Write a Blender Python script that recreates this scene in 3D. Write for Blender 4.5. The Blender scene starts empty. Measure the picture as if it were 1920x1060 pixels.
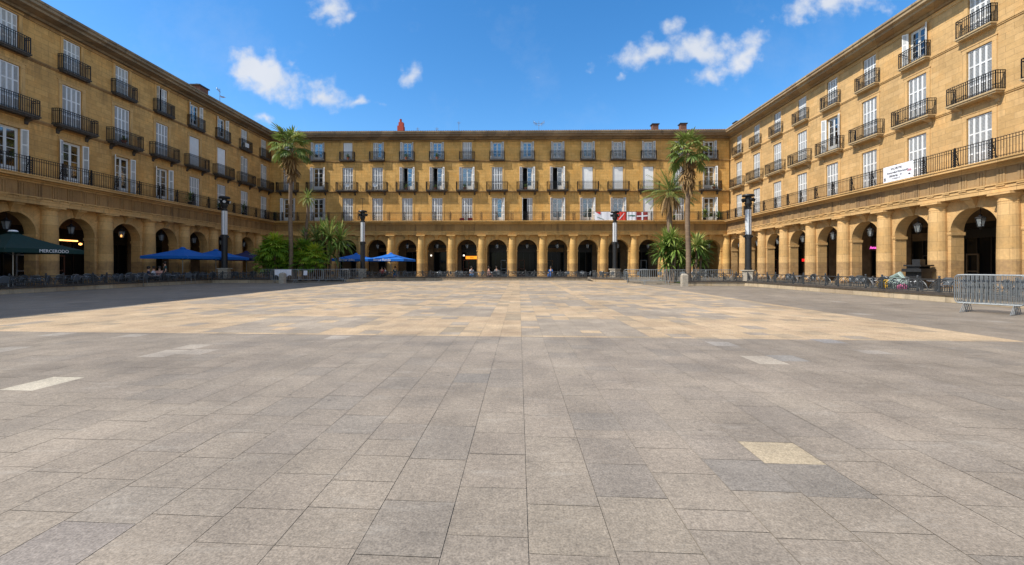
import bpy, math, random
from math import sin, cos, pi, radians
from mathutils import Vector, Matrix
random.seed(7)
S = bpy.context.scene
COL = S.collection

# ------------------------------------------------------------------ camera
YAW = 0.0168
cd = bpy.data.cameras.new('camera'); cam = bpy.data.objects.new('camera', cd); COL.objects.link(cam)
cam.location = (0, 0, 1.5); cam.rotation_euler = (pi/2, 0, YAW)
cd.sensor_fit = 'HORIZONTAL'; cd.sensor_width = 36; cd.lens = 36*790.2/1920
cd.shift_y = -(530-499.6)/1920
cd.clip_start = .05; cd.clip_end = 3000
S.camera = cam
F, H0 = 790.2, 499.6
def c2w(x, z):                      # metres right of / in front of the camera -> plaza axes
    return (x*cos(YAW) - z*sin(YAW), x*sin(YAW) + z*cos(YAW))
# ------------------------------------------------------------------ sun + sky
SUN = Vector((.87, .35, -1.0)).normalized()
EL = math.asin(-SUN.z)
ld = bpy.data.lights.new('sun', 'SUN'); sun = bpy.data.objects.new('sun', ld); COL.objects.link(sun)
ld.energy = 3.25; ld.angle = radians(.53); ld.color = (1, .93, .82)
sun.rotation_euler = SUN.to_track_quat('-Z', 'Y').to_euler()
sun.location = (-40, -10, 60)
W = bpy.data.worlds.new('World'); S.world = W; W.use_nodes = True
nt = W.node_tree; N = nt.nodes; Lk = nt.links
N.clear()
def nd(t, **k):
    n = N.new(t)
    for a, b in k.items(): setattr(n, a, b)
    return n
def mth(op, a, b=None, c=None, clamp=False):
    n = N.new('ShaderNodeMath'); n.operation = op; n.use_clamp = clamp
    for i, v in enumerate((a, b, c)):
        if v is None: continue
        if isinstance(v, (int, float)): n.inputs[i].default_value = v
        else: Lk.new(v, n.inputs[i])
    return n.outputs[0]
out = nd('ShaderNodeOutputWorld'); bg = nd('ShaderNodeBackground')
sky = nd('ShaderNodeTexSky', sky_type='NISHITA')
sky.sun_disc = False; sky.sun_elevation = EL
sky.sun_rotation = math.atan2(-SUN.x, -SUN.y)
sky.altitude = 0; sky.air_density = 1.0; sky.dust_density = .35; sky.ozone_density = 2.4
bg.inputs[1].default_value = .145
tc = nd('ShaderNodeTexCoord'); sx = nd('ShaderNodeSeparateXYZ'); Lk.new(tc.outputs['Generated'], sx.inputs[0])
ypos = mth('MAXIMUM', sx.outputs[1], .05)
U0 = mth('DIVIDE', sx.outputs[0], ypos); V0 = mth('DIVIDE', sx.outputs[2], ypos)
cmb = nd('ShaderNodeCombineXYZ'); Lk.new(U0, cmb.inputs[0]); Lk.new(V0, cmb.inputs[1])
def noise(scale, detail, rough=.6, vec=None):
    n = nd('ShaderNodeTexNoise'); n.inputs['Scale'].default_value = scale
    n.inputs['Detail'].default_value = detail; n.inputs['Roughness'].default_value = rough
    Lk.new(vec or cmb.outputs[0], n.inputs['Vector']); return n
wn = noise(9, 3)
ws = nd('ShaderNodeSeparateColor'); Lk.new(wn.outputs['Color'], ws.inputs[0])
U = mth('ADD', U0, mth('MULTIPLY', mth('SUBTRACT', ws.outputs[0], .5), .11))
V = mth('ADD', V0, mth('MULTIPLY', mth('SUBTRACT', ws.outputs[1], .5), .09))
CL = [(1225,97,72,26,-8,1.05),(1262,52,22,30,60,.7),(1318,92,70,34,12,1.05),(1395,100,60,32,-48,1.0),(1345,140,42,24,-15,.9),
      (1560,2,95,30,-8,1.0),(1665,10,34,12,10,.55),
      (500,140,70,36,28,1.4),(468,150,40,22,10,.9),(612,168,48,26,32,1.0),(668,192,36,14,-5,.85),(634,38,26,34,20,.85),(612,14,40,26,0,.9),
      (770,142,22,24,50,.85),(752,132,16,8,30,.5),(490,216,26,11,10,.8),(1161,131,10,12,0,.6),(1110,126,14,9,30,.45),(1002,152,14,9,0,.35),(548,120,12,10,0,.6),(712,198,14,8,0,.4)]
mask = None
for (px, py, rx, ry, ang, amp) in CL:
    xr = (px-960)/F; yr = 1.0
    wx = xr*cos(YAW)-yr*sin(YAW); wy = xr*sin(YAW)+yr*cos(YAW)
    u = wx/wy; v = (H0-py)/F/wy
    a = -radians(ang); ca, sa = cos(a), sin(a)
    du = mth('SUBTRACT', U, u); dv = mth('SUBTRACT', V, v)
    p = mth('MULTIPLY', mth('ADD', mth('MULTIPLY', du, ca), mth('MULTIPLY', dv, sa)), F/rx)
    q = mth('MULTIPLY', mth('SUBTRACT', mth('MULTIPLY', dv, ca), mth('MULTIPLY', du, sa)), F/ry)
    r2 = mth('ADD', mth('MULTIPLY', p, p), mth('MULTIPLY', q, q))
    g = mth('MULTIPLY', mth('SUBTRACT', 1.45, mth('SQRT', r2)), amp)
    mask = g if mask is None else mth('MAXIMUM', mask, g)
fn = noise(22, 8, .56)
fn2 = noise(7, 4, .55)
dens = mth('ADD', mask, mth('MULTIPLY', mth('SUBTRACT', fn.outputs[0], .5), 2.3))
dens = mth('SUBTRACT', dens, .26)
mr = nd('ShaderNodeMapRange', interpolation_type='SMOOTHSTEP'); Lk.new(dens, mr.inputs[0])
mr.inputs[1].default_value = 0; mr.inputs[2].default_value = 1.25
front = mth('GREATER_THAN', sx.outputs[1], .06)
cf = mth('MULTIPLY', mth('MULTIPLY', mr.outputs[0], front), .93)
thin = nd('ShaderNodeMapRange'); Lk.new(noise(3.2, 7, .65).outputs[0], thin.inputs[0])
thin.inputs[1].default_value = .52; thin.inputs[2].default_value = .85; thin.inputs[4].default_value = .16
cf = mth('MAXIMUM', cf, mth('MULTIPLY', thin.outputs[0], front))
# unseen broken bright cloud, added over and behind the viewer for brighter fill
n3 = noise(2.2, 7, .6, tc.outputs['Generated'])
fill_cloud = nd('ShaderNodeMapRange', interpolation_type='SMOOTHSTEP'); Lk.new(n3.outputs[0], fill_cloud.inputs[0]); fill_cloud.inputs[1].default_value = .44; fill_cloud.inputs[2].default_value = .56
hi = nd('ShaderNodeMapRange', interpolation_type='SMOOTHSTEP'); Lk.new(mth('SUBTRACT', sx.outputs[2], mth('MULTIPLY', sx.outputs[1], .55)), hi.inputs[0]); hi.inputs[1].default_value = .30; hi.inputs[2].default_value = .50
cf = mth('MAXIMUM', cf, mth('MULTIPLY', mth('MULTIPLY', fill_cloud.outputs[0], hi.outputs[0]), .95))
hs = nd('ShaderNodeHueSaturation'); hs.inputs['Saturation'].default_value = 1.33; hs.inputs['Value'].default_value = .90
Lk.new(sky.outputs[0], hs.inputs['Color'])
cc = nd('ShaderNodeMix', data_type='RGBA'); cc.inputs[6].default_value = (2.6, 2.85, 3.25, 1); cc.inputs[7].default_value = (3.5, 3.55, 3.7, 1)
Lk.new(fn2.outputs[0], cc.inputs[0])
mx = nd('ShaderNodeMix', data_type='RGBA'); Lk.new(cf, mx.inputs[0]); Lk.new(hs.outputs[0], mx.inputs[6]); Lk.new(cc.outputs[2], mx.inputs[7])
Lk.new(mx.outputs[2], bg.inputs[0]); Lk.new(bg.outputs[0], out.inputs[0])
S.view_settings.view_transform = 'Standard'; S.view_settings.look = 'None'; S.view_settings.gamma = 1
S.view_settings.exposure = 0.78
S.render.resolution_x = 1024; S.render.resolution_y = 565
try: S.cycles.max_bounces = 6
except Exception: pass

# ------------------------------------------------------------------ materials
class M:
    def __init__(s, name, rough=.8, metal=0, spec=.4):
        s.m = bpy.data.materials.new(name); s.m.use_nodes = True
        s.n = s.m.node_tree.nodes; s.l = s.m.node_tree.links
        s.b = s.n['Principled BSDF']; s.b.inputs['Roughness'].default_value = rough
        s.b.inputs['Metallic'].default_value = metal; s.b.inputs['Specular IOR Level'].default_value = spec
    def node(s, t, **k):
        n = s.n.new(t)
        for a, b in k.items(): setattr(n, a, b)
        return n
    def math(s, op, a, b=None, clamp=False):
        n = s.n.new('ShaderNodeMath'); n.operation = op; n.use_clamp = clamp
        for i, v in enumerate((a, b)):
            if v is None: continue
            if isinstance(v, (int, float)): n.inputs[i].default_value = v
            else: s.l.new(v, n.inputs[i])
        return n.outputs[0]
    def noise(s, scale, detail=4, rough=.6, vec=None, stretch=None):
        n = s.node('ShaderNodeTexNoise'); n.inputs['Scale'].default_value = scale
        n.inputs['Detail'].default_value = detail; n.inputs['Roughness'].default_value = rough
        v = vec or s.coord()
        if stretch:
            mp = s.node('ShaderNodeMapping'); mp.inputs['Scale'].default_value = stretch; s.l.new(v, mp.inputs[0]); v = mp.outputs[0]
        s.l.new(v, n.inputs['Vector']); return n.outputs[0]
    def coord(s):
        if not hasattr(s, 'tc'): s.tc = s.node('ShaderNodeTexCoord').outputs['Object']
        return s.tc
    def ramp(s, fac, stops):
        r = s.node('ShaderNodeValToRGB'); e = r.color_ramp.elements
        while len(e) < len(stops): e.new(.5)
        for i, (p, c) in enumerate(stops):
            e[i].position = p; e[i].color = (*c, 1)
        s.l.new(fac, r.inputs[0]); return r.outputs[0]
    def rng(s, fac, a, b, c, d):
        r = s.node('ShaderNodeMapRange'); s.l.new(fac, r.inputs[0])
        for i, v in enumerate((a, b, c, d)): r.inputs[i+1].default_value = v
        return r.outputs[0]
    def mix(s, mode, fac, a, b):
        n = s.node('ShaderNodeMix', data_type='RGBA', blend_type=mode)
        for i, v in ((0, fac), (6, a), (7, b)):
            if isinstance(v, (int, float)): n.inputs[i].default_value = v
            elif isinstance(v, tuple): n.inputs[i].default_value = (*v, 1)
            else: s.l.new(v, n.inputs[i])
        return n.outputs[2]
    def col(s, c):
        if isinstance(c, tuple): s.b.inputs['Base Color'].default_value = (*c, 1)
        else: s.l.new(c, s.b.inputs['Base Color'])
        return s
    def bump(s, h, strength=.3, dist=.02):
        b = s.node('ShaderNodeBump'); b.inputs['Strength'].default_value = strength; b.inputs['Distance'].default_value = dist
        s.l.new(h, b.inputs['Height']); s.l.new(b.outputs[0], s.b.inputs['Normal']); return s

def plain(name, c, rough=.6, metal=0, var=.12, scale=6, spec=.4, bump=0):
    m = M(name, rough, metal, spec); n = m.noise(scale, 5)
    f = m.rng(n, .25, .75, 1-var, 1+var)
    cb = m.node('ShaderNodeCombineXYZ')
    for i in range(3): m.l.new(f, cb.inputs[i])
    m.col(m.mix('MULTIPLY', 1.0, c, cb.outputs[0]))
    if bump: m.bump(m.noise(scale*6, 4), bump)
    return m.m

def stone(name, c1, c2, stain, ledges=False, bw=.85, bh=.36, arch=False, dirt=.35, course=0, rough=.85, mort=.62, spring=3.75, foot=False):
    """ashlar: blocks in the facade's own u/z axes, block to block colour change, soot and run-off stains"""
    m = M(name, rough, 0, .25)
    sp = m.node('ShaderNodeSeparateXYZ'); m.l.new(m.coord(), sp.inputs[0])
    u = m.math('ADD', sp.outputs[0], sp.outputs[1]); z = sp.outputs[2]
    cb = m.node('ShaderNodeCombineXYZ'); m.l.new(u, cb.inputs[0]); m.l.new(z, cb.inputs[1])
    br = m.node('ShaderNodeTexBrick'); m.l.new(cb.outputs[0], br.inputs['Vector'])
    br.inputs['Scale'].default_value = 1; br.inputs['Brick Width'].default_value = bw; br.inputs['Row Height'].default_value = bh
    br.inputs['Mortar Size'].default_value = .014; br.inputs['Mortar Smooth'].default_value = .3
    br.inputs['Color1'].default_value = (*c1, 1); br.inputs['Color2'].default_value = (*c2, 1)
    mc = tuple(x*mort for x in c1); br.inputs['Mortar'].default_value = (*mc, 1)
    base = br.outputs['Color']; hgt = br.outputs['Fac']
    if arch:      # radial voussoir joints round each arch (bay 4 m)
        lx = m.math('SUBTRACT', m.math('MODULO', m.math('ADD', sp.outputs[0], 40), 4.0), 2.0)
        lz = m.math('SUBTRACT', z, spring)
        r = m.math('SQRT', m.math('ADD', m.math('MULTIPLY', lx, lx), m.math('MULTIPLY', lz, lz)))
        an = m.math('ARCTAN2', lx, lz)
        fr = m.math('ABSOLUTE', m.math('SUBTRACT', m.math('FRACT', m.math('ADD', m.math('MULTIPLY', an, 13/pi), .5)), .5))
        jt = m.math('MULTIPLY', m.math('LESS_THAN', m.math('MULTIPLY', fr, r), .024), 1.0)
        idx = m.math('FLOOR', m.math('ADD', m.math('MULTIPLY', an, 13/pi), .5))
        wn = m.node('ShaderNodeTexWhiteNoise', noise_dimensions='1D'); m.l.new(idx, wn.inputs['W'])
        vc = m.mix('MIX', wn.outputs['Value'], c1, c2)
        vc = m.mix('MIX', jt, vc, mc)
        inz = m.math('MULTIPLY', m.math('GREATER_THAN', z, spring), m.math('LESS_THAN', r, 2.25))
        base = m.mix('MIX', inz, base, vc)
    big = m.noise(.45, 5, .6); f1 = m.rng(big, .3, .7, .84, 1.18)
    fine = m.noise(7, 6, .7); f2 = m.rng(fine, .25, .75, .86, 1.15)
    k = m.math('MULTIPLY', f1, f2)
    kc = m.node('ShaderNodeCombineXYZ')
    for i in range(3): m.l.new(k, kc.inputs[i])
    c = m.mix('MULTIPLY', 1.0, base, kc.outputs[0])
    og = m.rng(m.noise(.9, 4, .6), .5, .75, 0, .5)
    c = m.mix('MULTIPLY', og, c, (1.0, .84, .62))
    strk = m.noise(1.0, 6, .65, stretch=(2.2, 2.2, .28)); sf = m.rng(strk, .52, .78, 0, dirt)
    c = m.mix('MIX', sf, c, stain)
    if ledges:     # rain run-off below each string course, the eave and the balconies
        fac = None
        for zl, ln in ((11.38, 1.3), (15.45, 1.3), (18.34, .9)):
            q = m.math('MULTIPLY', m.rng(z, zl-ln, zl, 0, 1), m.math('LESS_THAN', z, zl)); fac = q if fac is None else m.math('MAXIMUM', fac, q)
        sn = m.rng(m.noise(1.0, 5, .7, stretch=(3.2, 3.2, .18)), .45, .72, 0, 1)
        c = m.mix('MIX', m.math('MULTIPLY', m.math('MULTIPLY', fac, sn), ledges), c, stain)
    chips = m.noise(2.3, 2, .5); ch = m.rng(chips, .72, .76, 0, .55)
    c = m.mix('MIX', ch, c, tuple(x*.45 for x in c1))
    if foot:
        fn_ = m.math('ADD', z, m.math('MULTIPLY', m.noise(1.2, 3), .5))
        ff = m.rng(fn_, 2.05, 2.15, .5, 0)
        ff = m.math('MULTIPLY', ff, m.rng(m.noise(3, 5), .3, .6, .3, 1))
        c = m.mix('MIX', ff, c, (.17, .105, .07))
    m.col(c)
    hh = m.math('SUBTRACT', m.math('MULTIPLY', fine, .35), hgt)
    m.bump(hh, .45, .02)
    return m.m

MT = {}
SC = dict(back=((.65,.39,.125), (.56,.32,.092)), left=((.64,.375,.130), (.53,.30,.098)), right=((.58,.378,.172), (.49,.312,.132)))
for k, (a, b) in SC.items():
    ar_, br_ = (a, b) if k == 'right' else (tuple(x*y for x, y in zip(a, (.95,1.0,1.15))), tuple(x*y for x, y in zip(b, (.95,1.0,1.15))))
    MT['wall_'+k] = stone('ashlar '+k, a, b, (.13,.08,.04), ledges=.7 if k != 'right' else .4, dirt=.40 if k != 'right' else .2, mort=.68)
    MT['arc_'+k] = stone('arcade stone '+k, ar_, br_, (.10,.065,.04), arch=True, dirt=.5 if k != 'right' else .25, bh=.46, bw=1.1, foot=True)
    MT['col_'+k] = stone('column drum '+k, tuple(x*1.05 for x in ar_), br_, (.10,.065,.04), bw=30, bh=.62, dirt=.4 if k != 'right' else .2, foot=True)
    MT['trim_'+k] = stone('moulding '+k, tuple(x*1.02 for x in ar_), br_, (.08,.055,.035), bw=1.9, bh=3, dirt=.6 if k != 'right' else .3)
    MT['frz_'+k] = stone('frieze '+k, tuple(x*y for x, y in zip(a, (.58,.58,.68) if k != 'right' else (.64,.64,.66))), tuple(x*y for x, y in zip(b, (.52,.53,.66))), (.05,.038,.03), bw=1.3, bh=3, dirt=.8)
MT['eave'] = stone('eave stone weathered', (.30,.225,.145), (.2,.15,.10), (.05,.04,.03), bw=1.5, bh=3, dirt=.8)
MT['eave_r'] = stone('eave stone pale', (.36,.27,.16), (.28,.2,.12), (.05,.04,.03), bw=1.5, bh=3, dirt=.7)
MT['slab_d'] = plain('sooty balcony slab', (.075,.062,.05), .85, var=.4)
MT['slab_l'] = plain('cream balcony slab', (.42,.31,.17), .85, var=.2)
MT['iron'] = plain('black iron', (.014,.014,.015), .5, .3, var=.3)
MT['railiron'] = plain('grey painted iron', (.06,.065,.07), .45, .4, var=.25)
MT['white'] = plain('white shutter paint', (.80,.81,.80), .45, var=.10, scale=2.5)
MT['louvre'] = plain('louvre slat', (.46,.48,.49), .5, var=.12)
for _k, _v in (('white', .14), ('louvre', .2)):
    _mt = MT[_k]; _n = _mt.node_tree.nodes; _l = _mt.node_tree.links; _b = _n['Principled BSDF']; _src = _b.inputs['Base Color'].links[0].from_socket
    _oi = _n.new('ShaderNodeObjectInfo'); _mr = _n.new('ShaderNodeMapRange'); _l.new(_oi.outputs['Random'], _mr.inputs[0]); _mr.inputs[3].default_value = 1-_v; _mr.inputs[4].default_value = 1+_v*.3
    _x = _n.new('ShaderNodeMix'); _x.data_type = 'RGBA'; _x.blend_type = 'MULTIPLY'; _x.inputs[0].default_value = 1; _l.new(_src, _x.inputs[6])
    _cb = _n.new('ShaderNodeCombineXYZ'); [_l.new(_mr.outputs[0], _cb.inputs[_i]) for _i in range(3)]; _l.new(_cb.outputs[0], _x.inputs[7]); _l.new(_x.outputs[2], _b.inputs['Base Color'])
MT['frame'] = plain('white window frame', (.66,.67,.65), .45, var=.08)
MT['curtain'] = plain('pale curtain', (.50,.55,.53), .8, var=.15, scale=3)
MT['greydoor'] = plain('grey panelled door', (.26,.28,.29), .6, var=.1)
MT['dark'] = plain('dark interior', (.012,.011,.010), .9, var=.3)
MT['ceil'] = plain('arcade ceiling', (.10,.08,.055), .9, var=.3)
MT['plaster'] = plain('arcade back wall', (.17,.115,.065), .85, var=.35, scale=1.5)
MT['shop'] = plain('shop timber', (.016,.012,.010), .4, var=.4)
g = M('window glass', .03, 0, .8); g.col((.02,.03,.035))
_t = g.node('ShaderNodeBsdfTransparent'); _t.inputs[0].default_value = (.80,.86,.86,1); _g = g.node('ShaderNodeBsdfGlossy'); _g.inputs['Roughness'].default_value = .04
_f = g.node('ShaderNodeFresnel'); _f.inputs[0].default_value = 1.6; _m = g.node('ShaderNodeMixShader')
g.l.new(g.math('ADD', g.math('MULTIPLY', _f.outputs[0], 1.3), .14, True), _m.inputs[0]); g.l.new(_t.outputs[0], _m.inputs[1]); g.l.new(_g.outputs[0], _m.inputs[2]); g.l.new(_m.outputs[0], g.n['Material Output'].inputs[0])
MT['glass'] = g.m
g = M('shop glass', .1, 0, .12); g.col((.008,.01,.011)); MT['shopglass'] = g.m
MT['roof'] = plain('roof tile', (.22,.09,.05), .85, var=.35, scale=3)
MT['redbrick'] = plain('red chimney', (.36,.06,.035), .85, var=.25)
MT['brick'] = plain('brown chimney', (.16,.08,.055), .9, var=.3)
MT['metal'] = plain('grey metal', (.30,.31,.32), .35, .8, var=.15)
MT['galv'] = plain('galvanised steel', (.26,.28,.29), .6, .5, var=.18, scale=12)
MT['alu'] = plain('chair aluminium', (.22,.235,.25), .35, .7, var=.15)
MT['weave'] = plain('grey woven seat', (.07,.085,.10), .7, var=.3, scale=30)
MT['tabletop'] = plain('table top', (.22,.24,.26), .35, .3, var=.1)
MT['kerb'] = stone('kerb stone', (.44,.36,.25), (.33,.26,.18), (.09,.07,.05), bw=1.15, bh=3, dirt=.7)
MT['coping'] = plain('dark coping', (.06,.05,.042), .8, var=.35)
MT['lampdark'] = plain('lamp dark paint', (.028,.029,.031), .45, .3, var=.2)
MT['lampwhite'] = plain('lamp brushed white panel', (.66,.68,.70), .35, .2, var=.08)
MT['plinth'] = plain('granite plinth', (.36,.32,.26), .85, var=.25, scale=5, bump=.3)
MT['terrace'] = stone('terrace paving', (.22,.19,.15), (.17,.15,.12), (.08,.07,.06), bw=.6, bh=.6, dirt=.5)
MT['soil'] = plain('soil', (.035,.026,.018), .95, var=.4)
MT['lawn'] = plain('lawn', (.05,.10,.02), .9, var=.4, scale=15)
MT['bluecloth'] = plain('blue canvas', (.004,.13,.52), .8, var=.08)
MT['bluedull'] = plain('deep blue canvas', (.004,.12,.46), .8, var=.08)
MT['navycloth'] = plain('navy canvas', (.018,.022,.085), .8, var=.08)
MT['greencloth'] = plain('dark green canvas', (.004,.032,.028), .8, var=.1)
MT['ink'] = plain('white lettering', (.8,.8,.8), .6, var=.02)
MT['blackink'] = plain('black lettering', (.03,.03,.04), .6, var=.02)
MT['bannerwhite'] = plain('white banner cloth', (.74,.75,.80), .8, var=.05, scale=2)
MT['bannerred'] = plain('red banner cloth', (.62,.05,.035), .8, var=.1)
MT['bannergreen'] = plain('green banner print', (.03,.16,.10), .8, var=.1)
MT['bannermaroon'] = plain('maroon banner cloth', (.26,.035,.03), .8, var=.15)
MT['bannerpink'] = plain('pink print', (.6,.25,.3), .8, var=.1)
MT['skin'] = plain('skin', (.50,.29,.2), .6, var=.05)
MT['hair'] = plain('dark hair', (.02,.014,.01), .7, var=.2)
MT['terracotta'] = plain('terracotta pot', (.28,.10,.05), .85, var=.2)
MT['darkpot'] = plain('dark pot', (.025,.03,.03), .7, var=.2)
MT['yellow'] = plain('yellow plastic', (.75,.42,.01), .5, var=.1)
MT['pinkbag'] = plain('pink plastic', (.65,.15,.3), .5, var=.2)
MT['cream'] = plain('cream flower stem', (.50,.38,.17), .8, var=.2)
MT['redcloth'] = plain('dark red cloth', (.22,.01,.012), .7, var=.2)
def emis(name, c, s):
    m = M(name); m.col(tuple(min(1, x) for x in c)); m.b.inputs['Emission Color'].default_value = (*c, 1); m.b.inputs['Emission Strength'].default_value = s
    return m.m
MT['glow_warm'] = emis('warm bulb', (1, .45, .12), 2.2)
MT['glow_orange'] = emis('orange lit sign', (1, .28, .02), 1.0)
MT['glow_pink'] = emis('pink neon', (1, .12, .6), 1.3)
MT['glow_red'] = emis('red lit sign', (1, .02, .02), .7)
MT['glow_white'] = emis('white lamp', (1, .9, .75), .9)
lg = M('lantern glass', .15, 0, .5); lg.col((.30,.33,.34)); lg.b.inputs['Alpha'].default_value = .55; MT['lanternglass'] = lg.m

def leafmat(name, cols, rough=.5, tr=.25):
    m = M(name, rough, 0, .35)
    oi = m.node('ShaderNodeAttribute'); oi.attribute_name = 'tint'
    m.col(m.ramp(oi.outputs['Fac'], [(i/(len(cols)-1), c) for i, c in enumerate(cols)]))
    m.b.inputs['Subsurface Weight'].default_value = 0
    t = m.node('ShaderNodeBsdfTranslucent'); mixs = m.node('ShaderNodeMixShader'); mixs.inputs[0].default_value = tr
    rc = m.ramp(oi.outputs['Fac'], [(i/(len(cols)-1), tuple(x*1.3 for x in c)) for i, c in enumerate(cols)])
    m.l.new(rc, t.inputs[0])
    o = m.n['Material Output']; m.l.new(m.b.outputs[0], mixs.inputs[1]); m.l.new(t.outputs[0], mixs.inputs[2]); m.l.new(mixs.outputs[0], o.inputs[0])
    return m.m
MT['palm'] = leafmat('palm leaf', [(.045,.09,.025), (.12,.19,.045), (.22,.28,.07), (.42,.39,.14)])
MT['palmdry'] = leafmat('dry palm leaf', [(.16,.10,.05), (.30,.19,.08), (.42,.28,.12)], .8, .15)
MT['bright'] = leafmat('bright fan leaf', [(.045,.10,.015), (.13,.25,.02), (.28,.43,.03), (.46,.48,.05)])
MT['cycad'] = leafmat('cycad leaf', [(.04,.09,.015), (.10,.18,.03), (.20,.28,.06), (.38,.40,.13)])
MT['potleaf'] = leafmat('pot plant leaf', [(.04,.10,.02), (.10,.19,.035), (.22,.3,.06)])
MT['trunk'] = stone('palm bark', (.22,.16,.11), (.16,.115,.08), (.07,.055,.04), bw=30, bh=.12, dirt=.5)

# ------------------------------------------------------------------ mesh helpers
class MB:
    def __init__(s): s.v = []; s.f = []; s.t = []; s.cur = 0.5
    def add(s, vs, fs):
        o = len(s.v); s.v += [tuple(p) for p in vs]; s.f += [tuple(i+o for i in f) for f in fs]; s.t += [s.cur]*len(fs)
    def quad(s, a, b, c, d): s.add((a, b, c, d), ((0,1,2,3),))
    def box(s, x0, x1, y0, y1, z0, z1):
        s.add([(x0,y0,z0),(x1,y0,z0),(x1,y1,z0),(x0,y1,z0),(x0,y0,z1),(x1,y0,z1),(x1,y1,z1),(x0,y1,z1)],
              [(0,3,2,1),(4,5,6,7),(0,1,5,4),(1,2,6,5),(2,3,7,6),(3,0,4,7)])
    def obox(s, c, ax, ay, az):     # oriented box: centre + half axes
        c, ax, ay, az = map(Vector, (c, ax, ay, az))
        P = [c+a*ax+b*ay+d*az for d in (-1,1) for (a,b) in ((-1,-1),(1,-1),(1,1),(-1,1))]
        s.add(P, [(0,3,2,1),(4,5,6,7),(0,1,5,4),(1,2,6,5),(2,3,7,6),(3,0,4,7)])
    def bar(s, a, b, w, h=None):
        a, b = Vector(a), Vector(b); d = b-a
        if d.length < 1e-6: return
        n = d.normalized(); up = Vector((0,0,1)) if abs(n.z) < .9 else Vector((0,1,0))
        x = n.cross(up).normalized(); y = x.cross(n)
        s.obox((a+b)/2, d/2, x*w/2, y*(h or w)/2)
    def tube(s, pts, r, n=6, cap=True, closed=False):
        pts = [Vector(p) for p in pts]; rs = r if isinstance(r, (list, tuple)) else [r]*len(pts)
        rings = []; prev = None
        for i, p in enumerate(pts):
            if closed: d = (pts[(i+1) % len(pts)]-pts[i-1])
            else: d = (pts[min(i+1, len(pts)-1)]-pts[max(i-1, 0)])
            d = d.normalized() if d.length > 1e-9 else Vector((0,0,1))
            if prev is None:
                up = Vector((0,0,1)) if abs(d.z) < .9 else Vector((1,0,0)); x = d.cross(up).normalized()
            else:
                x = prev - d*prev.dot(d); x = x.normalized() if x.length > 1e-6 else d.orthogonal().normalized()
            prev = x; y = d.cross(x)
            rings.append([p+(x*cos(2*pi*k/n)+y*sin(2*pi*k/n))*rs[i] for k in range(n)])
        vs = [v for rg in rings for v in rg]; fs = []
        m = len(pts)
        for i in range(m if closed else m-1):
            j = (i+1) % m
            for k in range(n): fs.append((i*n+k, i*n+(k+1) % n, j*n+(k+1) % n, j*n+k))
        if cap and not closed: fs += [tuple(range(n))[::-1], tuple((m-1)*n+k for k in range(n))]
        s.add(vs, fs)
    def lathe(s, prof, c=(0,0,0), n=16, a0=0, a1=2*pi, sq=None):
        full = abs(a1-a0-2*pi) < 1e-6; m = n if full else n+1; vs = []; fs = []
        for (r, z) in prof:
            for k in range(m):
                a = a0+(a1-a0)*k/n; vs.append((c[0]+r*cos(a), c[1]+r*sin(a), c[2]+z))
        for i in range(len(prof)-1):
            for k in range(n):
                k2 = (k+1) % m; fs.append((i*m+k, i*m+k2, (i+1)*m+k2, (i+1)*m+k))
        s.add(vs, fs)
    def profile_x(s, prof, x0, x1):     # extrude a (y,z) profile along x
        n = len(prof); vs = [(x0, y, z) for y, z in prof]+[(x1, y, z) for y, z in prof]
        s.add(vs, [(i, i+1, n+i+1, n+i) for i in range(n-1)]+[tuple(range(n))[::-1], tuple(range(n, 2*n))])
    def mesh(s, name, mat, smooth=False):
        me = bpy.data.meshes.new(name); me.from_pydata(s.v, [], s.f); me.materials.append(mat)
        at = me.attributes.new('tint', 'FLOAT', 'FACE'); at.data.foreach_set('value', s.t)
        if smooth: me.shade_smooth() if hasattr(me, 'shade_smooth') else None
        me.update(); return me
    def obj(s, name, mat, parent=None, smooth=False):
        return link(name, s.mesh(name, mat, smooth), parent)
def link(name, me, parent=None):
    o = bpy.data.objects.new(name, me); COL.objects.link(o)
    if parent: o.parent = parent
    return o
def tag(o, label=None, cat=None, group=None, kind=None):
    if label: o['label'] = label
    if cat: o['category'] = cat
    if group: o['group'] = group
    if kind: o['kind'] = kind
    return o
def thing(name, label, cat, loc=(0,0,0), rz=0, group=None):
    o = bpy.data.objects.new(name, None); COL.objects.link(o); o.location = loc; o.rotation_euler = (0,0,rz)
    o.empty_display_size = .2
    return tag(o, label, cat, group)
KIDS = {}
def dup(root, loc, rz, label=None, group=None, scale=None):
    r = root.copy(); COL.objects.link(r); r.location = loc; r.rotation_euler = (0,0,rz)
    if label: r['label'] = label
    if group: r['group'] = group
    if scale: r.scale = scale
    if root.name not in KIDS:
        KIDS[root.name] = [(c, [g for g in bpy.data.objects if g.parent == c]) for c in bpy.data.objects if c.parent == root]
    for c0, gs in KIDS[root.name]:
        c = c0.copy(); COL.objects.link(c); c.parent = r
        for g0 in gs:
            g = g0.copy(); COL.objects.link(g); g.parent = c
    return r
ORD = 'first second third fourth fifth sixth seventh eighth ninth tenth eleventh twelfth thirteenth fourteenth fifteenth sixteenth'.split()
def text_mb(txt, size, mat, name, parent, loc, rot, depth=.004, align='CENTER', sx=1):
    cu = bpy.data.curves.new('lettering', 'FONT'); cu.body = txt; cu.size = size; cu.align_x = align; cu.extrude = depth; cu.resolution_u = 3
    t = bpy.data.objects.new('t', cu); COL.objects.link(t)
    bpy.context.view_layer.update()
    me = bpy.data.meshes.new_from_object(t); bpy.data.objects.remove(t); bpy.data.curves.remove(cu)
    me.materials.clear(); me.materials.append(mat); me.name = name
    o = link(name, me, parent); o.location = loc; o.rotation_euler = rot; o.scale = (sx, 1, 1)
    return o

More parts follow.
